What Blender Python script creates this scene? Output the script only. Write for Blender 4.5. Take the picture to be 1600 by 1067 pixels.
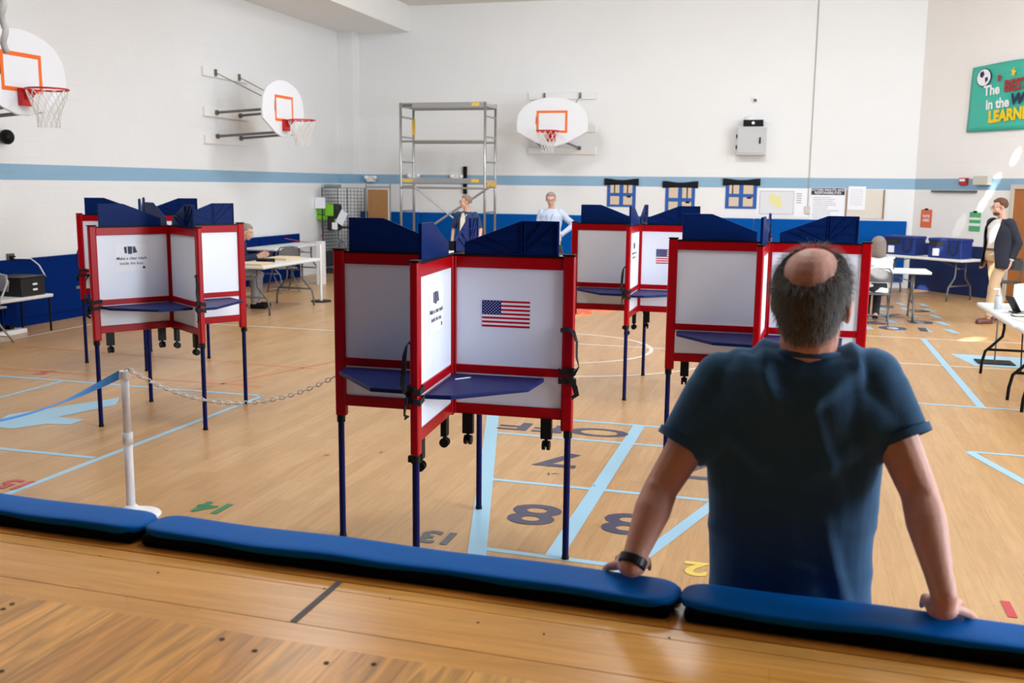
import bpy, math, random
from mathutils import Vector, Matrix, noise
PI = math.pi
rnd = random.Random(7)
sc = bpy.context.scene
COL = sc.collection
for o_ in list(bpy.data.objects): bpy.data.objects.remove(o_)

# ------------------------------------------------------------------ camera
F_PX, CAM_H = 1555.6, 2.0
pitch, roll, yaw = (math.radians(a) for a in (8.92, .616, 15.6))
fw = Vector((-math.sin(yaw)*math.cos(pitch), math.cos(yaw)*math.cos(pitch), -math.sin(pitch)))
r0 = Vector((math.cos(yaw), math.sin(yaw), 0)); u0 = r0.cross(fw)
rt = r0*math.cos(roll)+u0*math.sin(roll); up = rt.cross(fw)
CP = Vector((0, 0, CAM_H))
cd = bpy.data.cameras.new('camera'); cam = bpy.data.objects.new('camera', cd); COL.objects.link(cam)
cd.sensor_width = 36; cd.lens = F_PX/1600*36; cd.clip_end = 100; cd.clip_start = .05
cam.matrix_world = Matrix(((rt.x, up.x, -fw.x, CP.x), (rt.y, up.y, -fw.y, CP.y), (rt.z, up.z, -fw.z, CP.z), (0, 0, 0, 1)))
cd.dof.use_dof = True; cd.dof.focus_distance = 5.2; cd.dof.aperture_fstop = 4.5
sc.camera = cam
def ray(x, y): return fw+(x-800)/F_PX*rt-(y-533.5)/F_PX*up
def onZ(x, y, z=0.): d = ray(x, y); return CP+d*((z-CAM_H)/d.z)
def onY(x, y, Y): d = ray(x, y); return CP+d*(Y/d.y)
def onX(x, y, X): d = ray(x, y); return CP+d*(X/d.x)
def onPl(x, y, p, n): d = ray(x, y); return CP+d*((Vector(p)-CP).dot(n)/d.dot(n))

# ------------------------------------------------------------------ light
sc.view_settings.view_transform = 'Standard'; sc.view_settings.look = 'None'
sc.view_settings.exposure = 0.04; sc.view_settings.gamma = 1; sc.view_settings.use_curve_mapping = False
w = bpy.data.worlds.new('world'); sc.world = w; w.use_nodes = True
w.node_tree.nodes['Background'].inputs[0].default_value = (.55, .7, 1, 1)
w.node_tree.nodes['Background'].inputs[1].default_value = 1.0
def area(name, loc, target, sx, sy, power, col):
    l = bpy.data.lights.new(name, 'AREA'); l.shape = 'RECTANGLE'; l.size = sx; l.size_y = sy; l.energy = power; l.color = col
    o = bpy.data.objects.new(name, l); COL.objects.link(o); o.location = loc
    o.rotation_euler = (Vector(target)-Vector(loc)).to_track_quat('-Z', 'Y').to_euler(); return o
for y_, pw_, ty_ in ((3.35, 720, 6.5), (8.0, 260, 11.0), (12.2, 290, 15.0)):       # daylight through the tall windows of the right wall
    area('window_daylight', (8.3, y_, 2.7), (-2, ty_, 1.3), 2.0, 3.2, pw_, (.80, .90, 1.0))
for x_ in (-5.5, -1.0, 3.2):                      # gym ceiling fixtures
    for y_ in (5.5, 10.5, 15.5):
        area('ceiling_fixture_light', (x_, y_, 5.86), (x_, y_+(2.5 if y_ > 15 else 0), 0), 1.3, 1.3, {-5.5: 74, -1.0: 84, 3.2: 46}[x_]*(2.5 if y_ > 15 else 1), (.92, .965, 1.0))
def spot(name, loc, tgt, ang, power, blend=.35, asp=(.5, 1.15, 1)):
    l = bpy.data.lights.new(name, 'SPOT'); l.energy = power; l.spot_size = math.radians(ang); l.spot_blend = blend; l.color = (1, .95, .86); l.shadow_soft_size = .02
    o = bpy.data.objects.new(name, l); COL.objects.link(o); o.location = loc
    o.rotation_euler = ((Vector(tgt)-Vector(loc)).to_track_quat('-Z', 'Y').to_matrix() @ Matrix.Rotation(math.radians(-28), 3, 'Z')).to_euler()
    o.scale = asp

# ------------------------------------------------------------------ materials
def lin(c):
    return tuple(((v/255)/12.92 if v/255 <= .04045 else ((v/255+.055)/1.055)**2.4) for v in c)+(1,)
MATS = {}
def M(name, rgb=(128, 128, 128), rough=.5, metal=0., var=.0, vscale=8., bump=0., bscale=60., spec=.5, coat=0.):
    if name in MATS: return MATS[name]
    m = bpy.data.materials.new(name); m.use_nodes = True; nt = m.node_tree; b = nt.nodes['Principled BSDF']
    b.inputs['Base Color'].default_value = lin(rgb); b.inputs['Roughness'].default_value = rough
    b.inputs['Metallic'].default_value = metal; b.inputs['Specular IOR Level'].default_value = spec
    b.inputs['Coat Weight'].default_value = coat
    tc = nt.nodes.new('ShaderNodeTexCoord')
    if var > 0:
        n = nt.nodes.new('ShaderNodeTexNoise'); n.inputs['Scale'].default_value = vscale; n.inputs['Detail'].default_value = 4
        nt.links.new(tc.outputs['Object'], n.inputs['Vector'])
        mx = nt.nodes.new('ShaderNodeMix'); mx.data_type = 'RGBA'
        c = lin(rgb); mx.inputs[6].default_value = tuple(v*(1-var) for v in c[:3])+(1,); mx.inputs[7].default_value = tuple(min(1, v*(1+var)) for v in c[:3])+(1,)
        nt.links.new(n.outputs['Fac'], mx.inputs[0]); nt.links.new(mx.outputs[2], b.inputs['Base Color'])
    if bump > 0:
        n2 = nt.nodes.new('ShaderNodeTexNoise'); n2.inputs['Scale'].default_value = bscale; n2.inputs['Detail'].default_value = 3
        nt.links.new(tc.outputs['Object'], n2.inputs['Vector'])
        bp = nt.nodes.new('ShaderNodeBump'); bp.inputs['Strength'].default_value = bump; bp.inputs['Distance'].default_value = .01
        nt.links.new(n2.outputs['Fac'], bp.inputs['Height']); nt.links.new(bp.outputs[0], b.inputs['Normal'])
    MATS[name] = m; return m
def wood_mat(name, base, dark, light, plank_w, plank_l, rough, axis='Y', grain=1., seam=.6, seam_w=.004):
    """boards along one axis, staggered, each board its own tone"""
    m = bpy.data.materials.new(name); m.use_nodes = True; nt = m.node_tree; L = nt.links; b = nt.nodes['Principled BSDF']
    N = lambda t: nt.nodes.new(t)
    tc = N('ShaderNodeTexCoord'); mp = N('ShaderNodeMapping'); L.new(tc.outputs['Object'], mp.inputs[0])
    if axis == 'Y': mp.inputs['Rotation'].default_value = (0, 0, PI/2)
    br = N('ShaderNodeTexBrick'); L.new(mp.outputs[0], br.inputs['Vector'])
    br.inputs['Scale'].default_value = 1; br.inputs['Brick Width'].default_value = plank_l; br.inputs['Row Height'].default_value = plank_w
    br.inputs['Mortar Size'].default_value = seam_w; br.inputs['Mortar Smooth'].default_value = .3; br.inputs['Bias'].default_value = 0
    br.offset = .37; br.offset_frequency = 2
    br.inputs['Color1'].default_value = lin(dark); br.inputs['Color2'].default_value = lin(light)
    br.inputs['Mortar'].default_value = tuple(v*seam for v in lin(dark)[:3])+(1,)
    mp2 = N('ShaderNodeMapping'); L.new(mp.outputs[0], mp2.inputs[0]); mp2.inputs['Scale'].default_value = (1.2, 14, 1)
    wv = N('ShaderNodeTexNoise'); L.new(mp2.outputs[0], wv.inputs['Vector']); wv.inputs['Scale'].default_value = 2.2; wv.inputs['Detail'].default_value = 6; wv.inputs['Distortion'].default_value = 1.2
    rp = N('ShaderNodeMapRange'); L.new(wv.outputs['Fac'], rp.inputs[0]); rp.inputs[1].default_value = .3; rp.inputs[2].default_value = .7
    rp.inputs[3].default_value = 1-.22*grain; rp.inputs[4].default_value = 1+.16*grain
    mx = N('ShaderNodeMix'); mx.data_type = 'RGBA'; mx.inputs[0].default_value = .55; L.new(br.outputs['Color'], mx.inputs[6]); mx.inputs[7].default_value = lin(base)
    mu = N('ShaderNodeVectorMath'); mu.operation = 'SCALE'; L.new(mx.outputs[2], mu.inputs[0]); L.new(rp.outputs[0], mu.inputs['Scale'])
    L.new(mu.outputs[0], b.inputs['Base Color']); b.inputs['Specular IOR Level'].default_value = .34
    n2 = N('ShaderNodeTexNoise'); L.new(tc.outputs['Object'], n2.inputs['Vector']); n2.inputs['Scale'].default_value = 1.3
    r2 = N('ShaderNodeMapRange'); L.new(n2.outputs['Fac'], r2.inputs[0]); r2.inputs[3].default_value = rough-.07; r2.inputs[4].default_value = rough+.08; L.new(r2.outputs[0], b.inputs['Roughness'])
    MATS[name] = m; return m
def block_wall(name, rgb, bands=None):
    """painted concrete block; bands = [(z0, z1, rgb)] of wall paint"""
    m = bpy.data.materials.new(name); m.use_nodes = True; nt = m.node_tree; L = nt.links; b = nt.nodes['Principled BSDF']; N = lambda t: nt.nodes.new(t)
    tc = N('ShaderNodeTexCoord'); sp = N('ShaderNodeSeparateXYZ'); L.new(tc.outputs['Object'], sp.inputs[0])
    ad = N('ShaderNodeMath'); ad.operation = 'ADD'; L.new(sp.outputs[0], ad.inputs[0]); L.new(sp.outputs[1], ad.inputs[1])
    cb = N('ShaderNodeCombineXYZ'); L.new(ad.outputs[0], cb.inputs[0]); L.new(sp.outputs[2], cb.inputs[1])
    br = N('ShaderNodeTexBrick'); L.new(cb.outputs[0], br.inputs['Vector']); br.inputs['Scale'].default_value = 1
    br.inputs['Brick Width'].default_value = .42; br.inputs['Row Height'].default_value = .21; br.inputs['Mortar Size'].default_value = .006; br.inputs['Mortar Smooth'].default_value = .8
    bp = N('ShaderNodeBump'); bp.invert = True; bp.inputs['Strength'].default_value = .35; bp.inputs['Distance'].default_value = .006
    L.new(br.outputs['Fac'], bp.inputs['Height']); L.new(bp.outputs[0], b.inputs['Normal'])
    cur = N('ShaderNodeRGB'); cur.outputs[0].default_value = lin(rgb); out = cur.outputs[0]
    for z0, z1, c in (bands or []):
        a = N('ShaderNodeMath'); a.operation = 'GREATER_THAN'; L.new(sp.outputs[2], a.inputs[0]); a.inputs[1].default_value = z0
        c2 = N('ShaderNodeMath'); c2.operation = 'LESS_THAN'; L.new(sp.outputs[2], c2.inputs[0]); c2.inputs[1].default_value = z1
        mm = N('ShaderNodeMath'); mm.operation = 'MULTIPLY'; L.new(a.outputs[0], mm.inputs[0]); L.new(c2.outputs[0], mm.inputs[1])
        mx = N('ShaderNodeMix'); mx.data_type = 'RGBA'; L.new(mm.outputs[0], mx.inputs[0]); L.new(out, mx.inputs[6]); mx.inputs[7].default_value = lin(c); out = mx.outputs[2]
    n = N('ShaderNodeTexNoise'); n.inputs['Scale'].default_value = .8; L.new(tc.outputs['Object'], n.inputs['Vector'])
    rp = N('ShaderNodeMapRange'); L.new(n.outputs['Fac'], rp.inputs[0]); rp.inputs[3].default_value = .96; rp.inputs[4].default_value = 1.02
    mu = N('ShaderNodeVectorMath'); mu.operation = 'SCALE'; L.new(out, mu.inputs[0]); L.new(rp.outputs[0], mu.inputs['Scale'])
    L.new(mu.outputs[0], b.inputs['Base Color']); b.inputs['Roughness'].default_value = .55
    MATS[name] = m; return m
STRIPE = (2.0, 2.215, (140, 178, 205))
m_wall = block_wall('painted_block_wall', (234, 235, 235), [STRIPE])
m_wallR = block_wall('painted_block_wall_with_wainscot', (244, 243, 242), [STRIPE, (-1, .95, (2, 34, 88))])
m_white = M('white_paint', (236, 235, 232), .6)
m_floor = wood_mat('maple_gym_floor', (198, 156, 106), (182, 138, 90), (207, 167, 119), .115, 1.1, .30, 'Y', .55, .8, .0022)
m_stage = wood_mat('stage_pine_boards', (224, 158, 76), (182, 112, 40), (242, 184, 100), .145, 2.3, .3, 'Y', 1.9, .3, .0032)
m_stageb = wood_mat('stage_border_boards', (222, 158, 78), (208, 142, 64), (230, 168, 90), .5, 9, .26, 'X', .8, .5, .001)
m_stagee = wood_mat('stage_nosing_board', (188, 116, 42), (176, 104, 34), (198, 128, 52), .5, 9, .26, 'X', .8, .5, .001)
m_lb = M('light_blue_floor_paint', (160, 205, 228), .32); m_wl = M('white_floor_paint', (232, 225, 210), .32)
m_ol = M('orange_floor_paint', (222, 120, 62), .32); m_navyp = M('navy_floor_paint', (58, 60, 88), .32)
m_gp = M('green_floor_paint', (46, 130, 78), .32); m_rp = M('red_floor_paint', (196, 52, 62), .32); m_yp = M('yellow_floor_paint', (232, 205, 90), .32)
m_red = M('red_powder_coat', (164, 0, 12), .32, spec=.2); m_board = M('white_panel_board', (232, 237, 249), .5)
m_navy = M('navy_plastic_hood', (6, 33, 88), .45, spec=.08); m_shelf = M('navy_shelf_laminate', (22, 34, 88), .42, var=.08, spec=.12)
m_leg = M('navy_tube_leg', (12, 18, 74), .4, spec=.12); m_blk = M('black_plastic', (9, 9, 11), .5, spec=.2); m_strap = M('black_webbing', (14, 14, 17), .8)
m_paper = M('white_paper', (240, 242, 248), .6); m_ink = M('dark_printing_ink', (50, 58, 86), .6)
m_fr = M('flag_red', (186, 14, 48), .6, spec=.1); m_fb = M('flag_blue', (20, 30, 104), .6, spec=.1); m_fw = M('flag_white', (238, 238, 242), .5)
m_pad = M('blue_vinyl_pad', (0, 98, 184), .5, spec=.08, var=.1, vscale=3, bump=.2, bscale=14); m_padb = M('black_pad_underside', (3, 4, 10), .8, spec=.1)
m_mat = M('blue_wall_mat_vinyl', (0, 82, 162), .5, spec=.06, var=.05, vscale=2); m_cab = M('navy_cabinet_paint', (0, 36, 104), .6, spec=.05)
m_steel = M('brushed_aluminium', (176, 178, 178), .32, .8); m_dsteel = M('grey_steel_tube', (112, 112, 110), .4, .6)
m_or = M('orange_target_paint', (240, 108, 28), .45); m_rim = M('red_rim_paint', (196, 30, 34), .4); m_net = M('white_net_cord', (228, 226, 222), .8)
m_bb = M('white_backboard', (232, 234, 238), .35)
m_tab = M('white_plastic_tabletop', (226, 228, 228), .45); m_chair = M('grey_chair_enamel', (104, 106, 110), .4, .3); m_yel = M('yellow_label', (222, 178, 60), .5)
m_wood = M('plywood_board', (178, 128, 80), .6, var=.15, vscale=9); m_door = M('varnished_oak_door', (172, 108, 52), .4, var=.15, vscale=6)
m_skin = M('skin', (212, 154, 134), .5, var=.06, vscale=30, bump=.1, bscale=140); m_skin2 = M('pale_skin', (214, 164, 142), .5, var=.05, vscale=20)

# ------------------------------------------------------------------ mesh builder
class MB:
    def __init__(s, T=None): s.v = []; s.f = []; s.mi = []; s.T = T
    def add(s, vs, fs, mi=0):
        n = len(s.v); s.v += [(s.T @ Vector(v) if s.T else Vector(v)) for v in vs]
        s.f += [tuple(i+n for i in f) for f in fs]; s.mi += [mi]*len(fs); return s
    def box(s, x0, x1, y0, y1, z0, z1, mi=0, R=None):
        vs = [Vector((x, y, z)) for z in (z0, z1) for y in (y0, y1) for x in (x0, x1)]
        if R: vs = [R @ v for v in vs]
        return s.add(vs, [(0, 2, 3, 1), (4, 5, 7, 6), (0, 1, 5, 4), (2, 6, 7, 3), (0, 4, 6, 2), (1, 3, 7, 5)], mi)
    def loft(s, rings, mi=0, cap=True):
        n = len(rings[0]); vs = [p for r in rings for p in r]; fs = []
        for i in range(len(rings)-1):
            for j in range(n):
                a = i*n+j; b = i*n+(j+1) % n; fs.append((a, b, b+n, a+n))
        if cap: fs.append(tuple(range(n-1, -1, -1))); fs.append(tuple((len(rings)-1)*n+j for j in range(n)))
        return s.add(vs, fs, mi)
    def frame(s, d):
        d = Vector(d).normalized(); a = Vector((0, 0, 1)) if abs(d.z) < .9 else Vector((1, 0, 0))
        u = d.cross(a).normalized(); return u, d.cross(u).normalized()
    def cyl(s, p0, p1, r0, r1=None, n=12, mi=0, cap=True):
        r1 = r0 if r1 is None else r1; p0 = Vector(p0); p1 = Vector(p1); u, v = s.frame(p1-p0)
        R = lambda p, r: [p+(u*math.cos(2*PI*i/n)+v*math.sin(2*PI*i/n))*r for i in range(n)]
        return s.loft([R(p0, r0), R(p1, r1)], mi, cap)
    def caps(s, p0, p1, r0, r1=None, n=14, mi=0, h=5):
        r1 = r0 if r1 is None else r1; p0 = Vector(p0); p1 = Vector(p1); d = (p1-p0)
        if d.length < 1e-5: d = Vector((0, 0, 1e-4))
        dn = d.normalized(); u, v = s.frame(dn); rings = []
        for i in range(1, h+1):
            t = PI/2*i/h; rings.append([p0-dn*(math.cos(t)*r0)+(u*math.cos(2*PI*j/n)+v*math.sin(2*PI*j/n))*(r0*math.sin(t)) for j in range(n)])
        for i in range(h, 0, -1):
            t = PI/2*i/h; rings.append([p1+dn*(math.cos(t)*r1)+(u*math.cos(2*PI*j/n)+v*math.sin(2*PI*j/n))*(r1*math.sin(t)) for j in range(n)])
        return s.loft(rings, mi)
    def chain(s, pts, rs, mi=0, n=14):
        for i in range(len(pts)-1): s.caps(pts[i], pts[i+1], rs[i], rs[i+1], n, mi)
        return s
    def ell(s, c, r, R=None, mi=0, nu=20, nv=12):
        c = Vector(c); rings = []
        for i in range(1, nv):
            t = PI*i/nv; ring = []
            for j in range(nu):
                a = 2*PI*j/nu; p = Vector((r[0]*math.sin(t)*math.cos(a), r[1]*math.sin(t)*math.sin(a), r[2]*math.cos(t)))
                ring.append(c+(R @ p if R else p))
            rings.append(ring)
        return s.loft(rings, mi)
    def tube(s, pts, r, n=8, mi=0, closed=False):
        pts = [Vector(p) for p in pts]; m = len(pts); rings = []; up_ = None
        for i, p in enumerate(pts):
            d = (pts[(i+1) % m]-pts[i-1]) if closed else (pts[min(i+1, m-1)]-pts[max(i-1, 0)])
            d.normalize()
            if up_ is None: u, v = s.frame(d)
            else: u = (up_-d*up_.dot(d)).normalized(); v = d.cross(u)
            up_ = u; rr = r[i] if isinstance(r, (list, tuple)) else r
            rings.append([p+(u*math.cos(2*PI*j/n)+v*math.sin(2*PI*j/n))*rr for j in range(n)])
        if closed: rings.append(rings[0]); return s.loft(rings, mi, False)
        return s.loft(rings, mi)
    def ribbon(s, pts, wvec, width, th=.002, mi=0):
        pts = [Vector(p) for p in pts]; rings = []
        for i, p in enumerate(pts):
            d = (pts[min(i+1, len(pts)-1)]-pts[max(i-1, 0)]).normalized(); wv = wvec(i/(len(pts)-1)) if callable(wvec) else Vector(wvec)
            wv = (wv-d*wv.dot(d)).normalized()*width/2; nn = d.cross(wv).normalized()*th/2
            rings.append([p+wv+nn, p-wv+nn, p-wv-nn, p+wv-nn])
        return s.loft(rings, mi)
    def prism(s, poly, o, u, v, depth, mi=0):
        o, u, v = Vector(o), Vector(u).normalized(), Vector(v).normalized(); n = u.cross(v).normalized()*depth
        a = [o+u*x+v*y for x, y in poly]; return s.loft([[p for p in a], [p+n for p in a]], mi)
    def mesh(s, name, mats, smooth=False):
        me = bpy.data.meshes.new(name); me.from_pydata([tuple(v) for v in s.v], [], s.f)
        for m in (mats if isinstance(mats, (list, tuple)) else [mats]): me.materials.append(m)
        me.polygons.foreach_set('material_index', s.mi)
        import bmesh
        bm = bmesh.new(); bm.from_mesh(me); bmesh.ops.recalc_face_normals(bm, faces=bm.faces); bm.to_mesh(me); bm.free()
        if smooth: me.polygons.foreach_set('use_smooth', [True]*len(me.polygons))
        me.update(); return me
    def build(s, name, mats, parent=None, smooth=False, bevel=0, **tags):
        o = bpy.data.objects.new(name, s.mesh(name, mats, smooth)); COL.objects.link(o)
        if parent: o.parent = parent
        if bevel:
            b = o.modifiers.new('bevel', 'BEVEL'); b.width = bevel; b.segments = 3; b.limit_method = 'ANGLE'; b.angle_limit = math.radians(40)
        for k, v_ in tags.items(): o[k] = v_
        return o
def thing(name, label, cat, loc=(0, 0, 0), rz=0, group=None):
    o = bpy.data.objects.new(name, None); COL.objects.link(o); o.location = loc; o.rotation_euler = (0, 0, rz); o.empty_display_size = .1
    o['label'] = label; o['category'] = cat
    if group: o['group'] = group
    return o
def tag(o, label, cat, group=None):
    o['label'] = label; o['category'] = cat
    if group: o['group'] = group
    return o
def dup(root, loc, rz, label=None, group=None):
    r = root.copy(); COL.objects.link(r); r.location = loc; r.rotation_euler = (0, 0, rz)
    if label: r['label'] = label
    if group: r['group'] = group
    for ch in list(root.children):
        c = ch.copy(); COL.objects.link(c); c.parent = r
        for g in ch.children:
            d = g.copy(); COL.objects.link(d); d.parent = c
    return r
def struct(o): o['kind'] = 'structure'; return o
SCRATCH = bpy.data.scenes.new('scratch')
def evaluated(o):
    """mesh of one object with its modifiers applied, worked out in an empty side scene"""
    SCRATCH.collection.objects.link(o); vl = SCRATCH.view_layers[0]; vl.update(); dg = vl.depsgraph; dg.update()
    me = bpy.data.meshes.new_from_object(o.evaluated_get(dg)); bpy.data.objects.remove(o); return me
def remeshed(mb, name, mats, parent, voxel=.01, smooth=6, fn=None):
    tmp = bpy.data.objects.new('tmp', mb.mesh('tmp', mats)); 
    md = tmp.modifiers.new('r', 'REMESH'); md.mode = 'VOXEL'; md.voxel_size = voxel
    if smooth: sm = tmp.modifiers.new('s', 'SMOOTH'); sm.iterations = smooth; sm.factor = .5
    me = evaluated(tmp); me.name = name
    if fn:
        new = [v.co+v.normal*fn(v.co) for v in me.vertices]
        me.vertices.foreach_set('co', [c for p in new for c in p])
    me.materials.clear()
    for m in (mats if isinstance(mats, (list, tuple)) else [mats]): me.materials.append(m)
    me.polygons.foreach_set('use_smooth', [True]*len(me.polygons)); me.update()
    o = bpy.data.objects.new(name, me); COL.objects.link(o)
    if parent: o.parent = parent
    return o
def text(name, body, size, T, mat, parent=None, bold=.0, extrude=.0006, sx=1., shear=0., spacing=1.):
    c = bpy.data.curves.new('t', 'FONT'); c.body = body; c.size = size; c.align_x = 'CENTER'; c.align_y = 'CENTER'
    c.offset = bold; c.extrude = extrude; c.shear = shear; c.space_character = spacing; c.resolution_u = 4
    t = bpy.data.objects.new('t', c); me = evaluated(t)
    me.transform(Matrix.Diagonal((sx, 1, 1, 1))); me.transform(T); me.materials.clear(); me.materials.append(mat); me.name = name
    o = bpy.data.objects.new(name, me); COL.objects.link(o)
    if parent: o.parent = parent
    return o
def basis(o, u, v):
    u = Vector(u).normalized(); v = Vector(v).normalized(); n = u.cross(v); o = Vector(o)
    return Matrix(((u.x, v.x, n.x, o.x), (u.y, v.y, n.y, o.y), (u.z, v.z, n.z, o.z), (0, 0, 0, 1)))

# ------------------------------------------------------------------ the room
XL, YB, ZC, XR = -10.2, 21.8, 5.96, 8.6
AW = Vector((2.33, YB, 0)); AD = Vector((.616, -.788, 0)); AN = Vector((-.788, -.616, 0))   # angled wall: start, direction, face normal
AE = AW+AD*((XR-AW.x)/AD.x)
floor = struct(MB().add([(XL, 1.5, 0), (XR, 1.5, 0), (XR, YB, 0), (XL, YB, 0)], [(0, 1, 2, 3)]).build('floor', m_floor))
struct(MB().box(XL-.2, XL, -5, YB+.2, 0, 6.4).build('wall_left', m_wall))
struct(MB().box(XL-.2, AW.x, YB, YB+.2, 0, 6.4).build('wall_back', m_wall))
aw_ = MB(); aw_.prism([(0, 0), ((AE-AW).length, 0), ((AE-AW).length, 6.4), (0, 6.4)], AW, AD, (0, 0, 1), -.2)
struct(aw_.build('wall_angled', m_wallR))
rw = MB()
y0 = -5
for a, b in ((2.3, 4.4), (6.7, 9.4), (11.0, 13.6)):
    rw.box(XR, XR+.2, y0, a, 0, 6.4); rw.box(XR, XR+.2, a, b, 0, 1.0); rw.box(XR, XR+.2, a, b, 4.5, 6.4); y0 = b
rw.box(XR, XR+.2, y0, AE.y+.3, 0, 6.4)
struct(rw.build('wall_right', m_wall))
struct(MB().box(XL, XR, -5.2, -5, 0, 6.4).build('wall_front', M('dark_stage_curtain_wall', (46, 40, 40), .9)))
struct(MB().box(XL-.2, XR+.2, -5.2, YB+.2, ZC, ZC+.2).build('ceiling', M('ceiling_paint', (226, 224, 218), .7)))
struct(MB().box(XL, XR, .9, 1.3, 3.6, ZC).build('wall_light_blocker', M('dark_stage_curtain_wall')))  # unseen wall added over the stage front to keep the man's back dark
struct(MB().box(XL, XR, -5, .9, 3.6, 3.75).build('ceiling_light_blocker', M('dark_stage_curtain_wall')))  # unseen low dark ceiling, added to cut light from behind the camera
struct(MB().box(XL, -8.57, -5, YB, 5.39, ZC).build('trim_1', m_white))           # bulkhead along the left wall
struct(MB().box(-10.2, -9.82, 21.45, YB, 0, 5.39).build('trim_2', m_wall))       # corner column
# white door and frame in the angled wall
def wallpt(x, y): return onPl(x, y, AW, AN)
d0 = wallpt(1583, 285); d0.z = 0
dn = MB(); dn.prism([(0, 0), (.07, 0), (.07, 2.0), (1.05, 2.0), (1.05, 0), (1.12, 0), (1.12, 2.07), (0, 2.07)], d0+AN*.001, AD, (0, 0, 1), -.0)
fr_ = MB()
for a, b, c, d in ((0, .07, 0, 2.11), (.98, 1.05, 0, 2.11), (.07, .98, 2.03, 2.11)):
    fr_.prism([(a, c), (b, c), (b, d), (a, d)], d0, AD, (0, 0, 1), .05)
dr = struct(MB().prism([(.07, 0), (.98, 0), (.98, 2.03), (.07, 2.03)], d0, AD, (0, 0, 1), .02).build('door_1', m_door))
fr_.build('door_frame', M('cream_door_frame', (206, 200, 186), .5), dr)

# floor markings: thin painted shapes belonging to the floor
def stripe(mb, pts, wd, z=.0015, closed=False):
    pts = [Vector((p[0], p[1], 0)) for p in pts]; n = len(pts)
    for i in range(n if closed else n-1):
        a, b = pts[i], pts[(i+1) % n]; d = (b-a).normalized(); s = Vector((-d.y, d.x, 0))*wd/2
        zz = Vector((0, 0, z)); mb.add([a-s+zz, b-s+zz, b+s+zz, a+s+zz], [(0, 1, 2, 3)])
def arc(c, r, a0, a1, n=48): return [(c[0]+r*math.cos(math.radians(a0+(a1-a0)*i/n)), c[1]+r*math.sin(math.radians(a0+(a1-a0)*i/n))) for i in range(n+1)]
mb = MB()
stripe(mb, [(-9.6, 8.30), (-4.76, 8.27), (-4.79, 3.2)], .055)
stripe(mb, [(-9.0, 5.97), (-4.82, 5.97)], .055)
stripe(mb, [(-7.01, 8.26), (-7.01, 5.99)], .05)
# near shuffleboard triangle
stripe(mb, [(-1.46, 4.55), (-2.47, 8.25)], .105, .0018)
stripe(mb, [(-2.47, 8.23), (.15, 8.2)], .05, .0016); stripe(mb, [(-2.28, 7.6), (-.03, 7.58)], .05, .0016)
stripe(mb, [(-1.93, 6.34), (-.36, 6.32)], .05, .0016); stripe(mb, [(-1.57, 5.06), (-.76, 5.03)], .05, .0016)
stripe(mb, [(-1.165, 5.05), (-1.165, 8.2)], .1, .002)
stripe(mb, [(-.84, 4.7), (.16, 8.22)], .08, .0018)
# far-right group
stripe(mb, [(1.78, 14.36), (1.78, 9.91)], .075); stripe(mb, [(-.3, 9.93), (4.2, 9.9)], .05, .0016)
stripe(mb, [(1.4, 8.16), (2.9, 8.15)], .05); stripe(mb, [(1.4, 8.16), (2.2, 5.6)], .075, .0017); stripe(mb, [(1.66, 7.53), (2.7, 7.5)], .05, .0016)
mb.add([(2.1, 12.35, .0012), (3.4, 12.3, .0012), (3.4, 13.1, .0012), (1.95, 13.15, .0012)], [(0, 1, 2, 3)])
mb.build('light_blue_line_paint', m_lb, floor, label='light blue painted court lines')
mb = MB()   # big arrow-like painted one on the left
P1s = [(-6.28, 6.5), (-6.02, 6.5), (-5.88, 6.72), (-5.68, 6.76), (-5.68, 6.94), (-5.96, 6.96), (-5.80, 7.5), (-5.97, 7.78), (-6.12, 7.5), (-6.42, 6.9)]
mb.add([(x, y, .002) for x, y in P1s], [tuple(range(len(P1s)))]); mb.build('large_light_blue_numeral_paint', m_lb, floor)
mb = MB()
stripe(mb, [(-9.45, 2), (-9.45, 20.0)], .05); stripe(mb, [(-9.45, 12.4), (-1.5, 12.35), (4.5, 12.1)], .045, .0013)
stripe(mb, [(-.2, 14.4), (4.0, 14.38)], .045, .0013)
stripe(mb, [(-9.4, 20.0), (2.6, 20.5)], .05, .0013)
stripe(mb, arc((-2.75, 12.05), 1.15, 0, 360), .05, .0014); stripe(mb, arc((-2.75, 12.2), 2.1, 190, 350), .05, .0014)
mb.build('white_line_paint', m_wl, floor, label='white painted basketball court lines')
mb = MB()
stripe(mb, [(-9.0, 8.62), (-5.0, 8.67)], .04, .0011); stripe(mb, [(-5.55, 8.3), (-4.2, 12.4)], .04, .0011); stripe(mb, [(-9.0, 9.9), (-4.9, 9.7)], .03, .0011)
mb.build('orange_line_paint', m_ol, floor, label='thin orange painted court lines')
mb = MB()
for gx, gy in ((1.15, 0), (1.55, 0), (1.95, 0), (2.3, 0)):
    for k in range(5):
        if (gx, k) in ((1.15, 4),): continue
        Y_ = 15.1+k*.85; mb.add([(gx-.05, Y_, .0012), (gx+.06, Y_, .0012), (gx-.02, Y_+.42, .0012), (gx-.13, Y_+.42, .0012)], [(0, 1, 2, 3)])
mb.build('light_blue_dash_paint', M('light_blue_floor_paint'), floor)
def num(body, x, y, size, mat, rot=180, bold=.012, sx=1.25):
    T = Matrix.Translation((x, y, .0026)) @ Matrix.Rotation(math.radians(rot), 4, 'Z')
    o = text('painted_numeral', body, size, T, mat, floor, bold*size*1.6, .0002, sx, 0., .88 if size < .3 else 1.); return o
num('8', -1.44, 5.73, .52, m_navyp); num('8', -.86, 5.73, .52, m_navyp); num('7', -1.56, 6.98, .52, m_navyp); num('7', -.62, 6.98, .52, m_navyp)
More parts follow.
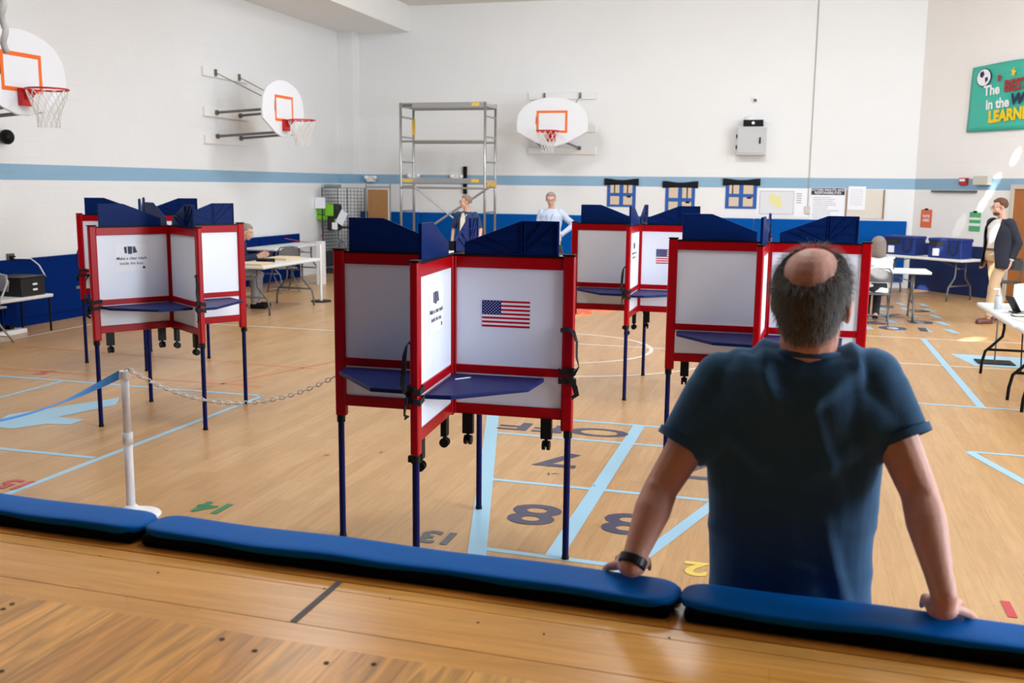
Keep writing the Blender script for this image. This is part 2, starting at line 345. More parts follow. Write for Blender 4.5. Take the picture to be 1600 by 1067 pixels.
num('OFF', -1.74, 7.88, .36, m_navyp, sx=1.75); num('10', -.6, 7.88, .36, m_navyp, sx=1.6)
num('15', -4.88, 5.27, .265, m_rp, sx=1.0, bold=.02); num('14', -3.37, 5.24, .265, m_gp, sx=1.0, bold=.02); num('13', -1.86, 5.16, .265, M('slate_floor_paint', (70, 80, 92), .3), sx=1.0, bold=.02); num('12', -.345, 5.12, .265, m_yp, sx=1.0, bold=.02); num('11', 1.16, 5.05, .265, m_rp, sx=1.0, bold=.02)
num('10', 1.68, 15.35, .55, m_navyp, sx=1.5); num('9', 1.25, 15.9, .5, m_navyp, sx=1.6); num('8', 1.95, 16.2, .5, m_navyp, sx=1.6); num('7', 1.6, 16.9, .5, m_navyp, sx=1.6); num('6', 2.1, 17.7, .5, m_navyp, sx=1.6); num('5', 1.6, 18.2, .5, m_navyp, sx=1.6)
num('5', -7.5, 8.6, .3, m_rp); num('4', -9.15, 9.7, .3, m_gp)
# scuffs on the gym floor
mb = MB()
for x_, y_, l_, a_ in ((-1.52, 6.6, .05, .4), (-1.56, 6.58, .05, 1.9), (-1.55, 5.83, .07, 2.9), (-3.25, 6.55, .035, .3), (-2.9, 6.75, .03, 1.2), (-1.2, 6.4, .02, 1)):
    dx, dy = math.cos(a_)*l_/2, math.sin(a_)*l_/2; stripe(mb, [(x_-dx, y_-dy), (x_+dx, y_+dy)], .012, .003)
mb.build('dark_scuff_marks', M('scuff', (92, 80, 70), .6), floor)

# ------------------------------------------------------------------ stage
SZ = 1.02
def sy(X, off=0): return 2.262-.034*X+off      # line of the stage's front edge
def slab(name, a0, a1, z0, z1, mat, X0=-7, X1=6, parent=None):
    return MB().add([(X0, sy(X0, a0), z0), (X1, sy(X1, a0), z0), (X1, sy(X1, a1), z0), (X0, sy(X0, a1), z0), (X0, sy(X0, a0), z1), (X1, sy(X1, a0), z1), (X1, sy(X1, a1), z1), (X0, sy(X0, a1), z1)],
                    [(3, 2, 1, 0), (4, 5, 6, 7), (0, 1, 5, 4), (1, 2, 6, 5), (2, 3, 7, 6), (3, 0, 4, 7)]).build(name, mat, parent)
stage = struct(MB().add([(-7, -5, .9), (6, -5, .9), (6, sy(6, -.03), .9), (-7, sy(-7, -.03), .9), (-7, -5, SZ), (6, -5, SZ), (6, sy(6, -.47), SZ), (-7, sy(-7, -.47), SZ)],
        [(4, 5, 6, 7), (3, 2, 1, 0), (0, 4, 7, 3), (1, 2, 6, 5), (2, 3, 7, 6), (0, 1, 5, 4)]).build('stage_floor', m_stage))
slab('border_board', -.47, -.388, .9, SZ, m_stageb, parent=stage); slab('border_board', -.385, -.195, .9, SZ, m_stageb, parent=stage)
slab('border_board', -.192, -.142, .9, SZ, m_stageb, parent=stage); slab('nosing_board', -.139, 0, .9, SZ+.001, m_stagee, parent=stage)
slab('stage_front', -.03, -.01, 0, .9, M('stage_front_paint', (30, 52, 110), .5), parent=stage)
mb = MB()      # dark seam tape and screw holes
for X_ in (-1.04,): mb.add([(X_-.0085, sy(X_, -.385), SZ+.0015), (X_+.0085, sy(X_, -.385), SZ+.0015), (X_+.0085, sy(X_, -.142), SZ+.0015), (X_-.0085, sy(X_, -.142), SZ+.0015)], [(0, 1, 2, 3)])
mb.build('dark_tape_strip', M('dark_tape', (74, 70, 72), .6), stage)
mb = MB()
for px, py in ((19, 943), (5, 951), (347, 998), (398, 1016), (510, 1035), (584, 1037), (507, 919), (610, 935), (747, 972), (156, 868), (1046, 996), (2, 1048), (850, 990), (247, 894)):
    p = onZ(px, py, SZ+.0015); r_ = .0062 if py > 940 and px < 700 else .0032
    mb.add([(p.x+math.cos(a*PI/5)*r_, p.y+math.sin(a*PI/5)*r_, p.z) for a in range(10)], [tuple(range(10))])
mb.build('screw_hole_marks', M('screw_hole', (30, 24, 22), .7), stage)

def pad(xa, xb, label, seed):
    t = thing('edge_pad', label, 'pad', (xa, sy(xa), SZ), math.atan(-.034), 'blue padded covers along the stage edge')
    L = xb-xa; rings = []; n = 28; m_ = 20
    xs_ = sorted({0.0, .003, .009, .018, .030, .045, .065, .09}|{.12+(L-.24)*i/n for i in range(n+1)}|{L-q for q in (0.0, .003, .009, .018, .030, .045, .065, .09)})
    for x in xs_:
        e = min(x, L-x); s_ = math.sqrt(max(.02, 1-(1-min(1, e/.07))**2)); s_ = s_**.7; ring = []
        wob = .004*math.sin(x*7+seed)+.003*math.sin(x*19+seed*2); pk = .9+.16*math.exp(-e/.12)
        for j in range(m_):
            a = 2*PI*j/m_; ca, sa = math.cos(a), math.sin(a)
            yy = math.copysign(abs(ca)**.45, ca)*.068*(1 if sa > 0 else .98); zz = math.copysign(abs(sa)**.55, sa)*.023
            ring.append((x, -.03+yy*s_+(wob if ca < 0 else 0), .036+zz*.72*s_*pk+(.002*math.sin(x*11+seed) if sa > 0 else 0)))
        rings.append(ring)
    MB().loft(rings).build('cushion', m_pad, t, smooth=True)
    MB().box(.014, L-.014, -.101, .03, .0005, .034).build('backing', m_padb, t, bevel=.014)
    MB().box(.004, L-.004, .012, .045, -.42, .03).build('front_flap', m_pad, t, bevel=.012)
jx1 = onZ(218, 828, 1.06).x; jx2 = onZ(1061, 940, 1.06).x
pad(-4.2, jx1-.001, 'blue vinyl edge pad at far left of the stage, behind the white post base', .4)
pad(jx1+.001, jx2-.001, 'long blue vinyl edge pad on the stage lip, under the man\'s left hand', 1.7)
pad(jx2+.001, 2.3, 'blue vinyl edge pad directly behind the leaning man, under his right hand', 3.1)

# ------------------------------------------------------------------ voting booths
def booth(name_label, ctr, arms, casters, signs, flags, straps, pen=None):
    t = thing('voting_booth', name_label, 'voting booth', (ctr[0], ctr[1], 0), 0, 'red and white four-sided voting booths')
    R_ = .645
    for ai, (deg, R_) in enumerate(arms):
        a = math.radians(deg); A = Matrix.Rotation(a, 4, 'Z')      # arm along local +X, its clockwise face is -Y
        mb = MB(A); mb.box(R_-.034, R_+.03, -.022, .022, .711, 1.642); p = mb.build('post', m_red, t, bevel=.012)
        MB(A).box(R_-.036, R_+.032, -.024, .024, 1.640, 1.650).build('end_cap', m_blk, p, bevel=.003)
        lg = MB(A).cyl((R_+.004, 0, .02), (R_+.004, 0, .73), .0175, n=16).build('leg', m_leg, t, smooth=False)
        MB(A).cyl((R_+.004, 0, .675), (R_+.004, 0, .715), .0235, n=16).box(R_-.005, R_+.02, -.035, -.015, .68, .71).build('clamp_collar', m_blk, lg)
        MB(A).cyl((R_+.004, 0, 0), (R_+.004, 0, .022), .021, .019, n=16).build('foot_cap', m_blk, lg)
        fm = MB(A)
        for z0, z1 in ((1.566, 1.628), (1.0, 1.045), (.772, .832)): fm.box(.012, R_-.03, -.015, .015, z0, z1)
        fm.box(.004, .032, -.018, .018, .772, 1.628)
        fm.build('panel_frame', m_red, t, bevel=.004)
        MB(A).box(.02, R_-.03, -.006, .006, 1.03, 1.58).build('upper_panel', m_board, t)
        MB(A).box(.02, R_-.03, -.006, .006, .82, 1.01).build('lower_panel', m_board, t)
        MB(A).box(.0, R_-.03, -.017, .017, 1.628, 1.637).build('hood_rail', m_blk, t)
        hp = [(.075, 1.637), (.585, 1.637), (.585, 1.818), (.385, 1.818), (.075, 1.70)]
        h = MB(A).prism(hp, (0, .006, 0), (1, 0, 0), (0, 0, 1), .012).build('privacy_hood', m_navy, t, bevel=.003)
        rb = MB(A)
        for x0_, x1_, z0, z1 in ((.075, .585, 1.64, 1.646), (.14, .585, 1.70, 1.704), (.23, .585, 1.752, 1.756), (.383, .389, 1.64, 1.815), (.40, .406, 1.64, 1.815), (.575, .583, 1.64, 1.815), (.39, .583, 1.809, 1.815)): rb.box(x0_, x1_, -.012, -.006, z0, z1)
        for (xa, za, xb, zb) in ((.2, 1.735, .385, 1.65), (.13, 1.71, .3, 1.65), (.41, 1.65, .575, 1.805), (.41, 1.70, .5, 1.81)):
            rb.ribbon([(xa, -.009, za), (xb, -.009, zb)], (0, 1, 0), .006, .005)
        rb.build('hood_rib', m_navy, h)
        # shelf in the quadrant counter-clockwise of this arm
        b = math.radians(arms[(ai+1) % 4][0]-deg) % (2*PI)
        Rs = .60; ch = [(.03, .02), (Rs, .025), (Rs, .16), (.31, .50), (.02, .50)]
        # the last two points follow the next arm
        e = Vector((math.cos(b), math.sin(b), 0)); nrm = Vector((math.sin(b), -math.cos(b), 0))
        p5 = e*.52+nrm*.018; p4 = e*.50+nrm*.29; p0 = (Vector((1, 0, 0))+e).normalized()*.03
        poly = [(p0.x, p0.y), (Rs, .02), (Rs-.01, .15), (p4.x, p4.y), (p5.x, p5.y)]
        MB(A).prism(poly, (0, 0, .972), (1, 0, 0), (0, 1, 0), .022).build('shelf', m_shelf, t, bevel=.004)
        if ai in casters:
            for cx in (.10, R_-.11):
                MB(A).box(cx-.029, cx+.029, -.026, .006, .665, .775).build('caster_bracket', m_blk, t)
                cm = MB(A).cyl((cx-.02, -.01, .628), (cx-.006, -.01, .628), .026, n=18).cyl((cx+.006, -.01, .628), (cx+.02, -.01, .628), .026, n=18)
                cm.cyl((cx-.012, -.01, .628), (cx+.012, -.01, .628), .008, n=10).cyl((cx, -.01, .635), (cx, -.01, .67), .01, n=10)
                cm.build('caster', m_blk, t)
        if ai in signs:
            sx_ = .335; sz = 1.375; T = A @ basis((sx_, .0078, sz), (-1, 0, 0), (0, 0, 1))
            s_ = MB(T).box(-.135, .135, -.105, .115, -.001, 0)
            sg = s_.build('instruction_sheet', m_paper, t, label='white sheet with printed ballot marking instructions')
            Tt = T @ Matrix.Translation((0, 0, .0008))
            text('printed_text', 'Make a clear mark', .0335, Tt @ Matrix.Translation((0, -.002, 0)), m_ink, sg, .0005, .0002)
            text('printed_text', 'inside the box.', .0335, Tt @ Matrix.Translation((0, -.043, 0)), m_ink, sg, .0003, .0002)
            em_ = MB(Tt)
            em_.add([(-.055, .04, 0), (-.035, .04, 0), (-.037, .095, 0), (-.06, .092, 0)], [(0, 1, 2, 3)]).add([(-.028, .035, 0), (.004, .032, 0), (.01, .095, 0), (-.03, .096, 0)], [(0, 1, 2, 3)])
            em_.add([(.012, .04, 0), (.05, .045, 0), (.03, .098, 0), (.014, .09, 0)], [(0, 1, 2, 3)]).add([(.09, -.09, 0), (.11, -.09, 0), (.11, -.07, 0), (.09, -.07, 0)], [(0, 1, 2, 3)])
            em_.build('printed_emblem', m_ink, sg)
        if ai in flags:
            T = A @ basis((.305, -.0068, 1.325), (1, 0, 0), (0, 0, 1)); W_, H_ = .262, .142
            fl = MB(T).box(-W_/2, W_/2, -H_/2, H_/2, 0, .0008, 0)
            for k in range(0, 13, 2): fl.box(-W_/2 if k > 6 else -W_/2+.4*W_, W_/2, H_/2-(k+1)*H_/13, H_/2-k*H_/13, .0008, .0012, 1)
            fl.box(-W_/2, -W_/2+.4*W_, H_/2-7*H_/13, H_/2, .0008, .0012, 2)
            cw, chh = .4*W_, 7*H_/13
            for r_ in range(9):
                for c_ in range(6 if r_ % 2 == 0 else 5):
                    sx0 = -W_/2+cw*(c_+ (.5 if r_ % 2 == 0 else 1))/6; sz0 = H_/2-chh*(r_+.8)/9.6; pts = []
                    for q in range(10):
                        rr = .0036 if q % 2 == 0 else .0015; pts.append((sx0+rr*math.sin(q*PI/5), sz0+rr*math.cos(q*PI/5), .0016))
                    fl.add(pts, [tuple(range(10))], 0)
            fl.build('printed_flag', [m_fw, m_fr, m_fb], t, label='printed red white and blue stars and stripes flag')
        if ai in straps:
            st = MB(A); r1 = R_+.034
            for zz, hh in ((1.035, .03), (.985, .028)):
                pp = [(R_-.03, .03, zz), (r1, .03, zz-.01), (r1+.006, 0, zz), (r1, -.03, zz+.01), (R_-.03, -.034, zz), (R_-.045, -.03, zz), (R_-.045, .03, zz), (R_-.03, .03, zz)]
                st.ribbon(pp, (0, 0, 1), hh, .004)
            st.ribbon([(R_-.04, -.026, 1.255), (R_+.0, -.03, 1.262), (R_+.03, -.036, 1.25), (R_+.05, -.04, 1.2), (R_+.052, -.045, 1.12), (R_+.065, -.045, 1.07), (R_+.04, -.04, 1.03), (R_, -.032, 1.0)], (0, .5, .8), .024, .003)
            st.ribbon([(R_+.02, -.032, 1.0), (R_+.045, -.04, .96), (R_+.055, -.04, .92), (R_+.03, -.036, .9)], (.6, 0, .6), .028, .006)
            st.box(R_+.012, R_+.05, -.042, -.028, .965, 1.0)
            st.build('carry_strap', m_strap, t)
    MB().cyl((0, 0, .76), (0, 0, 1.632), .016, n=12).build('centre_hinge', m_red, t)
    return t
RB = .645
booth('nearest voting booth, centre foreground, flag panel facing the stage', (-1.745, 5.03), [(1.5, RB), (94.5, .68), (181.5, RB), (274.8, .68)], (0, 3), (3,), (0,), (0, 3))
booth('voting booth left of centre behind the white chain post, sheet on its outer left panel', (-5.055, 7.338), [(-36.2, RB), (57.9, RB), (144, .66), (237.9, RB)], (0, 3), (3,), (), (0, 3))
booth('left rear voting booth mostly hidden behind the one with the sheet', (-6.92, 9.555), [(-56.4, RB), (32.3, RB), (123.6, RB), (212.3, RB)], (), (), (), (3,))
booth('voting booth on the right, directly beyond the leaning man\'s head', (-.158, 7.08), [(1.0, RB), (91, RB), (181.5, RB), (267.5, RB)], (2,), (), (0,), ())
booth('voting booth in the middle distance behind the right-hand booth, flag panel half hidden', (-1.455, 9.83), [(1.0, RB), (91, RB), (181, RB), (270, RB)], (0, 3), (3,), (0,), (0, 3))
pen = thing('pen', 'small clear pen lying on the nearest booth shelf', 'pen', (-1.62, 4.86, .995), .9)
MB().cyl((-.05, 0, .004), (.04, 0, .004), .0038, n=8).build('barrel', M('clear_pen_plastic', (210, 215, 225), .15), pen); MB().cyl((.04, 0, .004), (.052, 0, .004), .003, .0008, n=8).build('tip', m_steel, pen)

# ------------------------------------------------------------------ stanchion, chain, ribbon
s_ = thing('stanchion_post', 'white plastic chain post with a domed base at the left stage edge', 'barrier post', (-3.784, 4.985, 0))
MB().loft([[(r*math.cos(a*PI/16)+.05*(r-.03)/.14, r*math.sin(a*PI/16)-.03*(r-.03)/.14, z) for a in range(32)] for r, z in ((.15, 0), (.153, .008), (.146, .016), (.1, .026), (.045, .042), (.03, .06))]).build('base', M('white_plastic', (234, 232, 234), .35), s_, smooth=True)
MB().cyl((0, 0, .05), (0, 0, .47), .026, n=20).build('lower_tube', MATS['white_plastic'], s_, smooth=True); MB().cyl((0, 0, .44), (0, 0, .51), .0305, n=20).build('collar', MATS['white_plastic'], s_, smooth=True)
MB().cyl((0, 0, .5), (0, 0, .855), .0235, n=20).build('upper_tube', MATS['white_plastic'], s_, smooth=True); MB().cyl((0, 0, .84), (0, 0, .885), .031, .029, n=20).build('cap', MATS['white_plastic'], s_)
MB().tube([(.0, 0, .885), (.012, 0, .9), (.03, 0, .9), (.036, 0, .885)], .004).build('chain_hook', m_steel, s_)
a_, b_ = Vector((-3.75, 4.985, .895)), Vector((-2.43, 5.02, .93)); mid = onY(450, 634, 5.0); sag = (a_.z+(b_.z-a_.z)*((mid.x-a_.x)/(b_.x-a_.x)))-mid.z
mb = MB(); NL = 46; u_m = (mid.x-a_.x)/(b_.x-a_.x)
def chp(u): return Vector((a_.x+(b_.x-a_.x)*u, a_.y+(b_.y-a_.y)*u, a_.z+(b_.z-a_.z)*u-sag*4*u*(1-u)*1.0))
for k in range(NL):
    c0, c1 = chp((k+.5)/NL-.5/NL*.99), chp((k+.5)/NL+.5/NL*.99); c = (c0+c1)/2; d = (c1-c0).normalized(); u = d.cross(Vector((0, 0, 1))).normalized(); v = d.cross(u)
    sd = u if k % 2 else v; h = .0205
    mb.tube([c+d*(h*math.cos(q*PI/4))+sd*(.0115*math.sin(q*PI/4)) for q in range(8)], .0036, 5, closed=True)
tag(mb.build('barrier_chain', M('white_chain_plastic', (250, 246, 242), .4), smooth=True), 'white plastic link chain sagging from the post to the nearest booth', 'chain')
e_ = onY(-40, 664, 5.3); st_ = Vector((-3.812, 4.985, .862))
mb = MB(); mb.ribbon([st_.lerp(e_, k/24)+Vector((0, 0, -.05*math.sin(PI*k/24))) for k in range(25)], lambda u: Vector((0, math.sin(min(1, u*2.6)*1.32), math.cos(min(1, u*2.6)*1.32))), .05, .0012)
tag(mb.build('barrier_ribbon', M('bright_blue_ribbon', (50, 156, 245), .5)), 'bright blue barrier ribbon twisting away left from the white post', 'ribbon')

# ------------------------------------------------------------------ basketball hoops
def hoop(label, loc, rz, reach=1.2, braces=True):
    """origin on the wall at backboard centre height; local -Y points away from the wall"""
    t = thing('basketball_hoop', label, 'basketball hoop', loc, rz, 'wall mounted basketball hoops')
    prof = [(-.77, -.02), (-.73, .18), (-.60, .34), (-.40, .44), (-.18, .495), (0, .51), (.18, .495), (.40, .44), (.60, .34), (.73, .18), (.77, -.02), (.76, -.20), (.33, -.43), (.1, -.5), (-.1, -.5), (-.33, -.43), (-.76, -.20)]
    bb = MB().prism(prof, (0, -reach, 0), (1, 0, 0), (0, 0, 1), -.04).build('backboard', m_bb, t, bevel=.008)
    sq = MB()
    for a, b, c, d in ((-.335, .335, .185, .235), (-.335, .335, -.225, -.175), (-.335, -.285, -.175, .185), (.285, .335, -.175, .185)): sq.box(a, b, -reach-.003, -reach, c, d)
    sq.build('target_square', m_or, bb)
    zr = -.34+.14; rc = Vector((0, -reach-.06-.24-.05, zr)); rm = MB().tube([rc+Vector((math.cos(q*PI/18), math.sin(q*PI/18), 0))*.24 for q in range(36)], .0115, 8, closed=True)
    rm.box(-.09, .09, -reach-.065, -reach-.001, zr-.19, zr+.015); rm.prism([(0, 0), (.1, 0), (.1, -.02), (0, -.12)], (-.05, -reach-.06, zr-.01), (0, -1, 0), (0, 0, 1), -.1)
    rm.tube([(-.06, -reach-.05, zr), (-.12, -reach-.16, zr)], .01).tube([(.06, -reach-.05, zr), (.12, -reach-.16, zr)], .01)
    rm.build('rim', m_rim, t)
    nt_ = MB(); K = 12
    for dr in (1, -1):
        for q in range(K):
            pts = []
            for s in range(7):
                u = s/6; a = (q+dr*u*2.2)*2*PI/K; r = .24*(1-.48*min(1, u*1.35)); pts.append(rc+Vector((r*math.cos(a), r*math.sin(a), -.015-.43*u)))
            nt_.tube(pts, .0048, 5)
    nt_.build('net', m_net, t)
    if braces:
        for z_ in (.62, -.08+.0, -.56):
            r_ = MB().box(-.76, .76, -.05, 0, z_-.08, z_+.08).build('wall_rail', m_white, t, bevel=.006)
        arm = MB()
        for x_ in (-.4, .4):
            arm = MB()
            for z_ in (-.08, -.50 if z_ else 0):
                arm.cyl((x_, -.05, z_), (x_*.8, -reach+.02, z_+.07), .024, n=12); arm.cyl((x_, -.05, z_), (x_, -.09, z_), .045, n=12)
            arm.build('support_arm', m_dsteel, t)
            MB().cyl((x_, -.07, .62), (x_*.8, -reach+.03, .1), .008, n=8).box(x_-.02, x_+.02, -.09, -.05, .56, .68).prism([(0, 0), (0, -.17), (-.17, 0)], (x_*.8, -reach, .12), (0, -1, 0), (0, 0, 1), .03).build('tension_rod', m_dsteel, t)
    return t
hoop('braced basketball hoop on the left wall, second from the camera', (XL, 16.69, 3.32), PI/2)
hoop('nearest basketball hoop, cut off by the left frame edge', (XL, 10.24, 3.27), PI/2)
hoop('basketball hoop on the back wall beside the scaffold', (-4.99, YB, 3.32), 0, 1.0)
# rope and ball-like speaker at far left
rp = onY(6, 40, 7.0); mb = MB()
mb.tube([(rp.x+.012*math.sin(k*1.1), rp.y+.012*math.cos(k*1.1), 5.9-(5.9-onY(6, 82, 7.0).z)*k/80) for k in range(81)], .026, 7)
tag(mb.build('climbing_rope', M('grey_rope', (176, 172, 168), .9), smooth=True), 'grey knotted climbing rope hanging at the upper left corner', 'rope')
bl = onX(2, 214, XL); t = thing('wall_ball_fixture', 'small round black fixture on the left wall below the nearest hoop', 'wall fixture', bl)  # plain black ball on a wall mount
MB().ell((.09, 0, 0), (.09, .1, .1)).build('globe', m_blk, t, smooth=True); MB().box(0, .03, -.05, .05, -.05, .05).build('mount', m_dsteel, t)

# ------------------------------------------------------------------ back wall things
mb_x = [-9.8, -8.3, -6.8, -5.3, -3.8, -2.3, -.8, .72]
for k, x_ in enumerate(mb_x):
    w_ = 1.49 if k < 7 else 1.5
    tag(MB().box(x_, x_+w_, YB-.055, YB-.004, .12, 1.36).build('wall_mat', m_mat, bevel=.015), ['blue wall mat in the left corner behind the brown board', 'blue wall mat behind the left end of the scaffold', 'blue wall mat behind the woman at the scaffold', 'blue wall mat between scaffold and hoop', 'blue wall mat behind the man in the pale shirt', 'blue wall mat below the middle paper window', 'blue wall mat below the third paper window', 'blue wall mat at the right end, beside the map poster and the seated woman'][k], 'wall mat', 'blue mats along the back wall')
def cabinet(y0, y1, k, label):
    t = thing('low_cabinet', label, 'cabinet', (XL, (y0+y1)/2, 0), 0, 'navy low cabinets along the left wall')
    h = (y1-y0)/2; MB().box(.001, .05, -h+.005, h-.005, .0, .93).build('body', m_cab, t, bevel=.004)
    d = MB().box(.05, .062, -h+.05, h-.05, .12, .80).build('door', m_cab, t, bevel=.003)
    MB().cyl((.062, h-.12, .62), (.08, h-.12, .62), .02, n=12).box(.062, .075, h-.18, h-.08, .42, .46).build('latch', m_steel, d)
ys = [9.2, 10.9, 12.55, 14.3, 16.0, 17.7, 19.4]
cl = ['navy cabinet panel behind the black box table', 'navy cabinet panel between the black box and the first booth', 'navy cabinet panel hidden behind the left booths', 'navy cabinet panel behind the seated man', 'navy cabinet panel behind the back folding table', 'navy cabinet panel beside the wire rack']
for k in range(6): cabinet(ys[k], ys[k+1]-.02, k, cl[k])
def at_wall(px, py): return onY(px, py, YB)
def paper_window(a, b, label, sash):
    p, q = at_wall(*a), at_wall(*b); W_ = q.x-p.x; Ht = p.z-q.z; t = thing('paper_window', label, 'paper decoration', (p.x, YB, q.z), 0, 'paper windows with black curtains')
    MB().box(W_*.08, W_*.92, -.012, -.002, .06, Ht-.05).build('window_frame', M('blue_card', (28, 88, 168), .6), t)
    mb = MB()
    cx = W_/2
    for x0_, x1_ in ((W_*.18, cx-.045), (cx+.045, W_*.82)):
        for z0, z1 in ((.11, Ht*.42), (Ht*.52, Ht*.82)):
            mb.box(x0_, x1_, -.016, -.012, z0, z1)
    mb.build('window_pane', M('beige_card', (214, 196, 170), .7), t)
    mb = MB()
    for x_ in sash: mb.box(W_*x_-.012, W_*x_+.012, -.02, -.016, Ht*.52, Ht*.82)
    mb.box(W_*.66, W_*.78, -.02, -.016, Ht*.38, Ht*.43); mb.build('dark_strip', m_blk, t)
    n = 16; rings = []
    for i in range(n+1):
        u = i/n; x_ = W_*u; dip = .035*math.sin(PI*u)**2; th = .05+.03*abs(2*u-1)
        rings.append([(x_, -.015, Ht-.02-dip), (x_, -.05, Ht-.02-dip-.01), (x_, -.055, Ht-.02-dip-th*1.6), (x_, -.015, Ht-.03-dip-th*1.8)])
    MB().loft(rings).build('curtain_valance', m_blk, t)
paper_window((945, 277), (997, 328), 'paper window with black valance above the back booth, leftmost of three', (.3, .68))
paper_window((1036, 281), (1089, 340), 'paper window partly hidden by a booth hood, middle of three', (.7,))
paper_window((1130, 277), (1186, 331), 'paper window beside the yellow map, rightmost of three', (.27,))
def sheet(name, a, b, label, cat, mat, extra=None, th=.008, wallp=at_wall, off=.002):
    p, q = at_wall(*a), at_wall(*b); t = thing(name, label, cat, (p.x, YB-off, q.z)); W_, Ht = q.x-p.x, p.z-q.z
    s = MB().box(0, W_, -th, 0, 0, Ht).build('sheet', mat, t)
    if extra: extra(t, W_, Ht, th)
    return t
def x_map(t, W_, H_, th):
    m = MB(); pts = [(W_*.28, H_*.8), (W_*.42, H_*.9), (W_*.5, H_*.72), (W_*.6, H_*.85), (W_*.62, H_*.55), (W_*.68, H_*.35), (W_*.52, H_*.28), (W_*.4, H_*.45), (W_*.3, H_*.5)]
    m.prism(pts, (0, -th-.001, 0), (1, 0, 0), (0, 0, 1), .001).build('map_area', M('pale_yellow_ink', (228, 226, 160), .7), t)
    m = MB()
    for k in range(5): m.box(W_*(1.05), W_*1.2, -.003, -.001, H_*(.5+.09*k), H_*(.52+.09*k))
    m.build('printed_text', m_ink, t)
    m = MB()
    for a, b, c, d in ((.02, .98, .95, .965), (.02, .98, .03, .045), (.02, .03, .03, .96), (.97, .98, .03, .96)): m.box(W_*a, W_*b, -th-.0015, -th, H_*c, H_*d)
    m.build('map_border', M('grey_ink', (170, 172, 184), .7), t)
p, q = at_wall(1184, 294), at_wall(1262, 339)
tag(MB().box(p.x, q.x, YB-.004, YB-.001, q.z, p.z).build('poster_backing', m_paper), 'white paper backing around the yellow map', 'paper')
sheet('map_poster', (1187, 297), (1240, 336), 'pale map poster with a yellow area next to the paper window', 'poster', M('map_paper', (222, 224, 230), .7), x_map, off=.006)
def x_vr(t, W_, H_, th):
    h = MB().box(W_*.02, W_*.98, -th-.003, -th, H_*.8, H_*.99).build('header_band', M('black_ink', (38, 40, 52), .6), t)
    text('printed_text', 'VOTERS RIGHTS AND', .068, basis((W_/2, -th-.004, H_*.935), (1, 0, 0), (0, 0, 1)), m_paper, h, .001)
    text('printed_text', 'RESPONSIBILITIES', .068, basis((W_/2, -th-.004, H_*.855), (1, 0, 0), (0, 0, 1)), m_paper, h, .001)
    m = MB(); r = random.Random(3)
    for k in range(12): m.box(W_*.08, W_*(.5+.4*r.random()), -th-.001, -th, H_*(.72-.052*k), H_*(.735-.052*k))
    m.build('printed_lines', M('grey_ink'), t)
sheet('voter_rights_poster', (1267, 293), (1318, 350), 'white poster with a black header band, right of the conduit', 'poster', m_paper, x_vr)
sheet('notice_board', (1323, 296), (1380, 342), 'blank cream board with a dark right edge on the back wall', 'board', M('cream_board', (222, 214, 202), .7), lambda t, W_, H_, th: MB().box(W_-.03, W_, -th-.01, 0, 0, H_).box(0, .02, -th-.01, 0, 0, H_).build('edge_trim', M('brown_trim', (150, 116, 92), .6), t), .02)
def x_lines(t, W_, H_, th):
    m = MB()
    for k in range(9): m.box(W_*.12, W_*.85, -th-.001, -th, H_*(.85-.08*k), H_*(.862-.08*k))
    m.build('printed_lines', M('grey_ink'), t)
sheet('notice_sheet', (1326, 291), (1351, 328), 'white notice sheet pinned over the cream board', 'paper', m_paper, x_lines, .006, off=.026)
t = thing('conduit', 'thin grey vertical electrical conduit running down the back wall', 'conduit', (at_wall(1262, 320).x, YB, 1.6))
MB().cyl((0, -.015, 0), (0, -.015, 4.35), .0085, n=8).build('pipe', M('painted_conduit', (168, 168, 164), .5), t); MB().box(-.05, .05, -.05, 0, -.12, .03).build('outlet_box', M('outlet_cream', (205, 203, 192), .5), t, bevel=.006)
# electrical box with siren
p, q = at_wall(1152, 199), at_wall(1196, 243)
t = thing('wall_cabinet', 'grey metal wall cabinet high on the back wall with a black device on top', 'cabinet', (p.x, YB, q.z)); W_, H_ = q.x-p.x, p.z-q.z
gm = M('light_grey_metal', (192, 195, 196), .45)
MB().box(0, W_, -.28, 0, 0, H_).build('body', gm, t, bevel=.01); d = MB().box(.03, W_-.03, -.295, -.28, .04, H_-.03).build('door', gm, t, bevel=.008)
MB().box(W_-.13, W_-.10, -.315, -.295, H_*.4, H_*.62).build('handle', m_blk, d); MB().box(.0, .025, -.31, -.29, .12, .2).box(0, .025, -.31, -.29, H_-.24, H_-.16).build('hinge', m_blk, d)
t2 = thing('clock_unit', 'black rectangular device sitting on top of the grey wall cabinet', 'device', (p.x+W_*.22, YB, q.z+H_))
MB().box(0, .40, -.24, -.04, 0, .14).build('case', m_blk, t2, bevel=.008); MB().cyl((.2, -.245, .075), (.2, -.25, .075), .03, n=16).build('dial', m_paper, t2)
p = at_wall(1180, 157); t = thing('wall_sensor', 'small round white sensor high on the back wall', 'sensor', p); MB().cyl((0, -.004, 0), (0, -.04, 0), .055, n=20).build('base', m_white, t); MB().ell((0, -.045, 0), (.035, .03, .035)).build('lens', m_dsteel, t, smooth=True)
p = at_wall(1181, 188); t = thing('wall_dome', 'white domed device on the wall just behind the black unit', 'device', p); MB().ell((-.12, -.02, -.02), (.13, .1, .12)).build('dome', m_white, t, smooth=True)
ex = thing('emergency_light', 'twin emergency light on the blue stripe above the brown board', 'light', at_wall(581, 279), 0, 'emergency lights on the blue stripe')
MB().box(-.1, .1, -.1, -.002, -.08, .06).build('housing', m_white, ex, bevel=.02); [MB().ell((x_, -.08, .02), (.05, .05, .05)).build('lamp_head', m_paper, ex, smooth=True) for x_ in (-.11, .11)]
